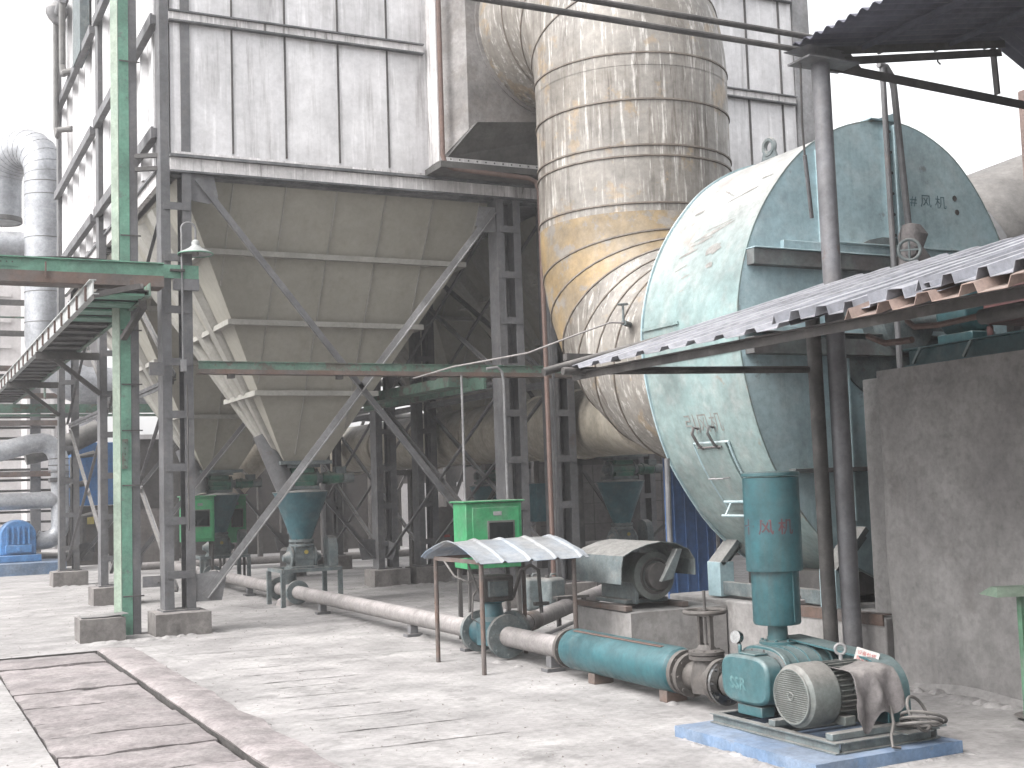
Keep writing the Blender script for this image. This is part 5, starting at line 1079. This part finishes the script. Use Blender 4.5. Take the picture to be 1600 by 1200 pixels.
# ================================================================== RIGHT EDGE
gt = thing('green_stand', 'green sheet topped stand cut off by the right edge in front of the concrete wall', 'stand', (5.75, 5.0, 0))
b = MB(); b.hexa([(5.39, 4.93, .905), (6.6, 4.33, .92), (6.7, 4.55, .92), (5.49, 5.15, .905)], [(5.45, 4.98, .95), (6.6, 4.42, .965), (6.65, 4.5, .965), (5.50, 5.07, .95)]); b.build('top', 'sign_green', gt)
b = MB(); b.box(5.535, 5.562, 4.90, 4.93, 0, .903); b.build('leg', 'sign_green', gt)
b = MB(); b.box(6.4, 6.43, 4.5, 4.53, 0, .85); b.build('leg', 'sign_green', gt)
b = MB(); b.lathe([(.0, .012), (.1, .014), (.16, .03), (.165, .028), (.11, .002), (0, .001)], (6.58, 5.72, 0), (0, 0, 1), 24, False); tag(b.build('dish', 'steel_dark'), 'dark round pan lying on the ground at the right edge', 'pan')

# ================================================================== BACKGROUND
bd_ = thing('blue_door', 'blue ribbed sheet door standing in the gap left of the fan support', 'door', (8.6, 12.8, 0))
b = MB(); b.box(8.5, 9.32, 12.8, 12.83, .1, 1.9); b.build('leaf', 'blue_door', bd_)
for x in (8.62, 8.78, 8.94, 9.1, 9.2): b = MB(); b.box(x-.012, x+.012, 12.785, 12.799, .1, 1.9); b.build('rib', 'blue_door', bd_)
b = MB(); b.box(9.21, 9.25, 12.76, 12.784, 0, 1.4); b.build('frame', 'steel_pale', bd_)
bw = thing('block_wall', 'grey block wall in shadow behind the shaded right cone', 'wall', (12, 21, 0))
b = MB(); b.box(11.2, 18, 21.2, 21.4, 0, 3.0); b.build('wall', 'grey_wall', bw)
b = MB()
for z in (.4, .8, 1.2, 1.6, 2.0, 2.4): b.box(11.2, 17, 21.192, 21.1995, z-.006, z+.006)
for i in range(14): b.box(11.6+i*.4-.005, 11.6+i*.4+.005, 21.192, 21.1995, (i % 2)*.4, 3.0)
b.build('joint', 'dark_wall', bw)
t = thing('rear_building', 'long low dark building closing the view under the filter house', 'building', (12, 33, 0))
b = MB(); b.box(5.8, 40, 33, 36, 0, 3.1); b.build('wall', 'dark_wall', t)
for x in (8, 12.2, 14.3, 16.6, 19): b = MB(); b.box(x-.2, x+.2, 32.85, 32.99, 0, 2.5); b.build('pilaster', 'grey_wall', t)
b = MB(); b.box(13.0, 14.9, 32.9, 32.98, 0, 1.75); b.build('pale_door', 'far_wall', t); b = MB(); b.box(10.3, 11.3, 32.9, 32.98, .9, 1.6); b.build('window', 'glass_dark', t)
b = MB(); b.box(5.8, 40, 32.8, 36, 3.1, 3.22); b.build('roof', 'far_wall', t)
# pale crates / boards behind
for (x0, x1, y, z1, lb, m) in ((8.9, 9.75, 20.9, 1.25, 'pale board leaning behind the middle footing with a red mark', 'grey_wall'), (9.8, 10.2, 20.2, 1.32, 'tan board behind the green cabinet', 'far_wall'),):
    t = thing('board', lb, 'board', (x0, y, 0)); b = MB(); b.box(x0, x1, y, y+.05, 0, z1); b.build('panel', m, t)
    if m == 'grey_wall': b = MB(); b.box(x0+.15, x0+.27, y-.004, y-.001, .7, .75); b.build('red_mark', 'red_ink', t)
tag(MB().box(9.4, 10.1, 17.9, 18.4, 1.0, 1.62).build('teal_box', 'cone_teal', None, .01), 'dark teal box seen between the column and the green cabinet', 'box')
for (p, q, lb) in (((4.2, 27.2, .16), (12, 26.2, .16), 'far grey pipe along the ground behind the columns'), ((8.9, 17.5, .55), (10.4, 17.4, .6), 'short pale pipe reaching the shaded feeder from the left')):
    tag(MB().tube(p, q, .08, 12).build('far_pipe', 'pipe_dusty'), lb, 'pipe')
for (x, y, s, lb) in ((7.0, 23.5, .5, 'dark squat drum beside the far footing'), (9.9, 16.6, .35, 'small dark box at the foot of the shaded column')):
    tag(MB().lathe([(s*.5, 0), (s*.5, s), (s*.4, s+.05)], (x, y, 0), (0, 0, 1), 16).build('drum', 'steel_dark'), lb, 'drum')
rnd = random.Random(21)
for k in range(11):
    x = 6.2+k*.62+rnd.uniform(-.15, .15); y = 27+rnd.uniform(0, 4.5); hgt = rnd.uniform(2.2, 5.2)
    t = thing('rear_post', ['thin', 'stout', 'dark', 'dusty'][k % 4]+' upright behind the hoppers, number %s from the left of the far row' % ['one', 'two', 'three', 'four', 'five', 'six', 'seven', 'eight', 'nine', 'ten', 'eleven'][k], 'post', (x, y, 0), 'far uprights behind the hoppers')
    b = MB(); wd = rnd.choice((.05, .08, .14)); b.box(x-wd, x+wd, y-.08, y+.08, 0, hgt); b.build('shaft', 'steel_dark', t)
    if k % 2 == 0: b = MB(); b.bar((x, y, hgt*.25), (x+1.2, y, hgt*.95), .07, .06, (0, 1, 0)); b.build('knee', 'steel_dark', t)
for k, (z, y, lb) in enumerate(((3.3, 27.5, 'lowest'), (3.75, 28.5, 'middle'), (4.3, 29.5, 'topmost'))):
    tag(MB().tube((5.8, y, z), (16, y, z), .1, 10).build('rear_pipe', 'insul_dark'), lb+' of three level pipes crossing far behind the hoppers', 'pipe', 'level pipes far behind the hoppers')
b = MB(); rnd = random.Random(9)
def heap(x, y, r, h):
    k = len(b.v); n = 12; b.v.append(Vector((x, y, h))); sd = rnd.random()*50
    for q, zz in ((.35, .8), (.7, .35), (1, -.15)):
        for i in range(n):
            a = 2*pi*i/n; R_ = r*q*(1+.5*mnoise.noise(Vector((cos(a)*1.6, sin(a)*1.6, sd)))); b.v.append(Vector((x+R_*cos(a), y+R_*sin(a), h*zz)))
    b.f += [(k, k+1+i, k+1+(i+1) % n) for i in range(n)]
    for t_ in range(2): b.f += [(k+1+t_*n+i, k+1+(t_+1)*n+i, k+1+(t_+1)*n+(i+1) % n, k+1+t_*n+(i+1) % n) for i in range(n)]
for (fx, fy) in ((3.07, 15), (2.18, 14.95), (3.07, 19.85), (3.07, 24.9), (7.52, 19.85), (8.27, 19.85), (8.27, 15), (7.52, 24.9), (6.4, 9.4)):
    for i in range(9): heap(fx+rnd.uniform(-.45, .45), fy-.30+rnd.uniform(-.1, .05), rnd.uniform(.05, .16), rnd.uniform(.008, .03))
for i in range(46): yy = 7.6+i*.34; heap(5.12+rnd.choice((-.12, .13))+rnd.uniform(-.05, .05), yy, rnd.uniform(.05, .14), rnd.uniform(.006, .025))
for i in range(40): heap(6.75+rnd.uniform(-.08, .06), 2.5+i*.12, rnd.uniform(.05, .14), rnd.uniform(.01, .035))
for i in range(26): heap(4.4+rnd.uniform(-.04, .02), 5.3+i*.05, rnd.uniform(.02, .05), rnd.uniform(.004, .014)); heap(4.45+i*.043, 5.29+rnd.uniform(-.02, .01), rnd.uniform(.02, .05), rnd.uniform(.004, .014))
o = b.build('dust_drifts', 'ground'); o['kind'] = 'stuff'; tag(o, 'low drifts of cement dust gathered against footings, pipe and walls', 'dust')
# ---- left background
t = thing('insulated_duct', 'silvery insulated duct rising and bending over at the left, behind the walkway', 'duct', (3.2, 30, 5), 'silvery insulated ducts at left')
dd = Vector((-.55, .83, 0)).normalized(); rb = .74; c0 = Vector((3.2, 30, 9.1))+dd*rb
tpb = [c0+(-dd*cos(radians(a))+Vector((0, 0, 1))*sin(radians(a)))*rb for a in range(0, 181, 15)]
b = MB(); b.path([(3.2, 30, 8.7)]+tpb+[tpb[-1]-Vector((0, 0, .9))], .44, 28); b.build('top_bend', 'insul', t)
b = MB(); b.tube((3.2, 30, 8.7), (3.2, 30, 5.4), .44, 28, caps=False); b.build('riser', 'insul', t)
b = MB(); b.path([(3.2, 30, 5.45)]+arc((4.3, 30, 5.3), (-1, 0, 0), (0, 0, -1), 1.1, 5, 80, 8)+[(5.5, 30, 4.2)], .44, 26); b.build('bottom_bend', 'insul', t)
for z in (8.9, 8.6, 7.6, 6.35, 5.65): b = MB(); b.lathe([(.43, -.012), (.447, -.006), (.447, .006), (.43, .012)], (3.2, 30, z), (0, 0, 1), 28, False); b.build('band', 'insul_dark', t)
for k in range(0, 12): d = (tpb[k+1]-tpb[max(0, k-1)]).normalized(); b = MB(); b.lathe([(.43, -.01), (.447, 0), (.43, .01)], tpb[k], d, 24, False); b.build('band', 'insul_dark', t)
b = MB(); b.lathe([(.44, 0), (.46, .02), (.46, .12), (.44, .12)], tpb[-1]-Vector((0, 0, .92)), (0, 0, 1), 24, False); b.build('end_ring', 'insul_dark', t)
t = thing('cross_duct', 'fat grey insulated duct running out of the left edge above the green beam', 'duct', (1, 30.6, 7.3), 'silvery insulated ducts at left')
b = MB(); b.tube((-6, 30.6, 7.45), (2.85, 30.3, 7.45), .34, 24); b.build('shell', 'insul', t)
# pump and its pipes
pp = thing('blue_pump', 'bright blue ribbed pump on its own pedestal at the left edge', 'pump', (2.65, 30.2, .25))
b = MB(); arch = [(-.38, 0), (-.38, .42)]+[(-.38*cos(radians(a)), .42+.36*sin(radians(a))) for a in range(15, 180, 15)]+[(.38, .42), (.38, 0)]
b.prism(arch, lambda a, h: (2.62+a, 29.9, .42+h), lambda a, h: (2.62+a, 30.6, .42+h)); b.build('casing', 'pump_blue', pp, .03)
for k in range(5): b = MB(); b.box(2.40+k*.11-.02, 2.40+k*.11+.02, 29.84, 29.899, .66, 1.05); b.build('rib', 'pump_blue', pp)
b = MB(); b.box(2.35, 2.9, 29.82, 29.895, .47, .64); b.tube((2.62, 29.80, .55), (2.62, 29.82, .55), .05, 12); b.build('front_cover', 'pump_blue', pp, .01)
b = MB(); b.box(2.1, 3.1, 29.8, 30.7, .26, .42); b.build('foot', 'pump_blue', pp, .02)
tag(rough_slab(.2, 3.55, 29.2, 31.4, -.02, .26, 5, 14, 8, .004, .01, .01).build('pump_plinth', 'pad_blue'), 'low blue plinth under the blue pump at the left edge', 'plinth')
sp = thing('silver_pipes', 'silvery bent pipes feeding the blue pump at the left edge', 'pipe', (3.2, 30.3, 1.5))
b = MB(); pts = [(3.02, 30.2, .75), (3.15, 30.2, .7)]+arc((3.2, 30.2, 1.05), (0, 0, -1), (1, 0, 0), .34, 10, 90, 6)+[(3.54, 30.2, 1.9), (3.54, 30.2, 2.3)]; b.path(pts, .2, 20); b.build('lower_bend', 'insul', sp)
b = MB(); b.tube((1, 30.2, 1.6), (3.5, 30.2, 1.62), .19, 20); b.build('side_branch', 'insul', sp)
b = MB(); pts = [(3.5, 30.1, 2.3), (3.5, 30.1, 2.55)]+arc((3.1, 30.1, 2.55), (1, 0, 0), (0, 0, 1), .38, 10, 80, 6)+[(2.9, 30.1, 2.9), (2.2, 30.1, 2.72), (1, 30.1, 2.5)]; b.path(pts, .22, 20); b.build('upper_bend', 'insul', sp)
for z in (2.25, 2.4, 2.55): b = MB(); b.torus((3.5, 30.1, z), (0, 0, 1), .22, .014, 22, 5); b.build('band', 'steel', sp)
b = MB(); b.box(3.3, 3.75, 30.0, 30.35, 2.02, 2.12); b.tube((3.7, 30.2, 2.05), (3.9, 30.1, 2.2), .03, 8); b.build('clamp', 'steel', sp)
tag(MB().path([(2.9, 31.5, 2.7), (3.8, 31.5, 2.9), (4.6, 31.5, 3.3)], .25, 18).build('grey_duct', 'insul_dark'), 'dull grey duct slanting up behind the silvery pipe bend', 'duct')
t = thing('dust_vessel', 'pale upright cone vessel behind the left columns', 'vessel', (4.4, 33, 0))
b = MB(); b.lathe([(.2, 2.4), (.35, 3.2), (.62, 5.4), (.7, 5.6), (.7, 9)], (4.4, 33, 0), (0, 0, 1), 24); b.build('shell', 'far_wall', t)
# steel rack behind
rk = thing('pipe_rack', 'hazy steel rack of beams and ladders at the far left', 'steel frame', (1, 34, 0))
rnd = random.Random(2)
for x in (-.5, 1.3, 2.4, 3.4): b = MB(); b.box(x-.12, x+.12, 34, 34.2, 0, 8.4 if x < 3 else 4.5); b.build('upright', 'green_old' if x in (1.3, 2.4) else 'steel', rk)
for z in (2.3, 3.05, 3.6, 4.3, 5.0, 5.9, 6.7): b = MB(); b.box(-4, 4.6, 33.9, 34.0, z-.07, z+.07); b.build('cross_beam', 'steel_dark' if z > 5.5 else 'rusty_plate', rk)
for k in range(16): b = MB(); zz = .8+k*.27; b.box(2.5, 3.9, 34.2, 34.3, zz-.03, zz+.03); b.build('tread', 'steel_dark', rk)
for k in range(7): b = MB(); b.tube((-3+k*1.1, 33.8, 4.2), (-3+k*1.1, 33.8, 6.8), .03, 8); b.build('rail_post', 'green_old', rk)
for z in (4.75, 6.3): b = MB(); b.tube((-4, 33.8, z), (4.4, 33.8, z), .025, 8); b.build('handrail', 'green_old', rk)
b = MB(); b.bar((.2, 33.95, 6.7), (1.3, 33.95, 5.2), .1, .1); b.build('knee_brace', 'green_old', rk)
t = thing('green_girder', 'long dusty green girder crossing low at the left behind the columns', 'beam', (2, 27, 3.6))
b = MB(); b.box(-3, 5.6, 27, 27.1, 3.4, 3.58); b.box(-3, 5.6, 26.95, 27.2, 3.33, 3.37); b.build('beam', 'green_old', t)
t = thing('shade_block', 'unseen grey block added beyond the right edge to cast shade', 'shade block', (11.2, 0, 0))
MB().box(11.0, 22, -14, 7.4, 0, 6.5).build('shade_block_shell', 'grey_wall', t)  # added out of view only to shade the blower side
t = thing('blue_tank', 'bright blue panel of a machine between the left columns', 'machine', (4.3, 31, 0))
b = MB(); b.box(4.0, 5.0, 32, 33, 1.45, 3.0); b.build('panel', 'blue', t, .02); b = MB(); b.box(3.9, 5.1, 32.1, 32.9, 0, 1.44); b.build('base', 'dark_wall', t)
for (x, lb) in ((3.95, 'left one of two small yellow notices on the dark machine base'), (4.35, 'right one of two small yellow notices on the dark machine base')): tag(MB().box(x, x+.16, 31.8, 31.81, 1.0, 1.2).build('yellow_notice', 'yellow'), lb, 'notice')
tag(MB().box(4.5, 5.6, 28.5, 28.6, 0, 1.35).build('screen_wall', 'grey_wall'), 'low dusty grey panel standing behind the left columns', 'panel')
for k, (x, z0, z1) in enumerate(((3.75, .2, 1.9), (3.95, .3, 2.6), (4.15, .2, 1.2))):
    tag(MB().path([(x, 31.2, z0), (x, 31.2, z1), (x+.5, 31.3, z1+.1)], .08, 10).build('lagged_pipe', 'insul_dark'), ['short', 'tallest', 'lowest'][k]+' of the grimy lagged pipes right of the blue pump', 'pipe', 'grimy lagged pipes')
tag(MB().path([(2.9, 31, .35), (3.6, 31, .3), (4.4, 31, .45)], .09, 10).build('floor_pipe', 'insul_dark'), 'grimy pipe lying low behind the blue plinth', 'pipe')
for (x0, x1, y, z1, lb) in ((-6, 4.2, 46, 15.6, 'pale far building fading in the haze at the left edge'), (4.12, 5.6, 44, 21, 'tall ribbed pale tower just left of the filter house'), (-30, -8, 60, 10, 'farthest low building out to the left')):
    t = thing('hazy_building', lb, 'building', (x0, y, 0)); b = MB(); b.box(x0, x1, y, y+5, 0, z1); b.build('wall', 'far_wall', t)
    for k in range(int((x1-x0)/.55)): 
        if k > 18: break
        b = MB(); b.box(x0+.2+k*.55, x0+.3+k*.55, y-.12, y-.001, 0, z1-.1) if x1-x0 < 3 else b.box(x0+.4, x1-.4, y-.1, y-.001, 1.5+k*.9, 1.62+k*.9)
        if x1-x0 >= 3 and 1.62+k*.9 > z1: break
        b.build('rib', 'far_wall', t)
tag(MB().box(14, 60, 40, 46, 0, 3.4).build('back_building', 'far_wall'), 'pale distant building behind the filter house', 'building')
# the unseen shade block on the right is added earlier



# thin dusty air
hm = bpy.data.materials.new('haze'); hm.use_nodes = True; n_ = hm.node_tree.nodes; n_.remove(n_['Principled BSDF'])
pv = n_.new('ShaderNodeVolumePrincipled'); pv.inputs['Color'].default_value = (.97, .97, .98, 1); pv.inputs['Density'].default_value = .0019; pv.inputs['Anisotropy'].default_value = .3
hm.node_tree.links.new(pv.outputs[0], n_['Material Output'].inputs['Volume'])
b = MB(); b.box(-130, 210, -65, 270, -1.5, 24); me = bpy.data.meshes.new('haze'); me.from_pydata([tuple(v) for v in b.v], [], b.f); me.materials.append(hm)
o = bpy.data.objects.new('haze', me); C.objects.link(o); o['kind'] = 'stuff'; tag(o, 'thin pale dusty air over the whole yard', 'haze')

sm = bpy.data.materials.new('steam'); sm.use_nodes = True; n_ = sm.node_tree.nodes; n_.remove(n_['Principled BSDF'])
pv = n_.new('ShaderNodeVolumePrincipled'); pv.inputs['Color'].default_value = (1, 1, 1, 1); L_ = sm.node_tree.links
ng = n_.new('ShaderNodeTexCoord'); vl = n_.new('ShaderNodeVectorMath'); vl.operation = 'LENGTH'; L_.new(ng.outputs['Object'], vl.inputs[0])
mr = n_.new('ShaderNodeMapRange'); mr.inputs[1].default_value = .25; mr.inputs[2].default_value = 1; mr.inputs[3].default_value = .55; mr.inputs[4].default_value = 0
L_.new(vl.outputs['Value'], mr.inputs[0]); L_.new(mr.outputs[0], pv.inputs['Density']); L_.new(pv.outputs[0], n_['Material Output'].inputs['Volume'])
b = MB(); b.lathe([(sin(pi*i/12)*1.0+.0001, -cos(pi*i/12)) for i in range(13)], (0, 0, 0), (0, 0, 1), 20, False)
me = bpy.data.meshes.new('steam'); me.from_pydata([tuple(v) for v in b.v], [], b.f); me.materials.append(sm)
o = bpy.data.objects.new('steam', me); C.objects.link(o); o.location = (2.9, 38.5, 13.2); o.scale = (3.6, 3.2, 5.6); o['kind'] = 'stuff'; tag(o, 'white steam drifting up at the far left behind the insulated duct', 'steam')
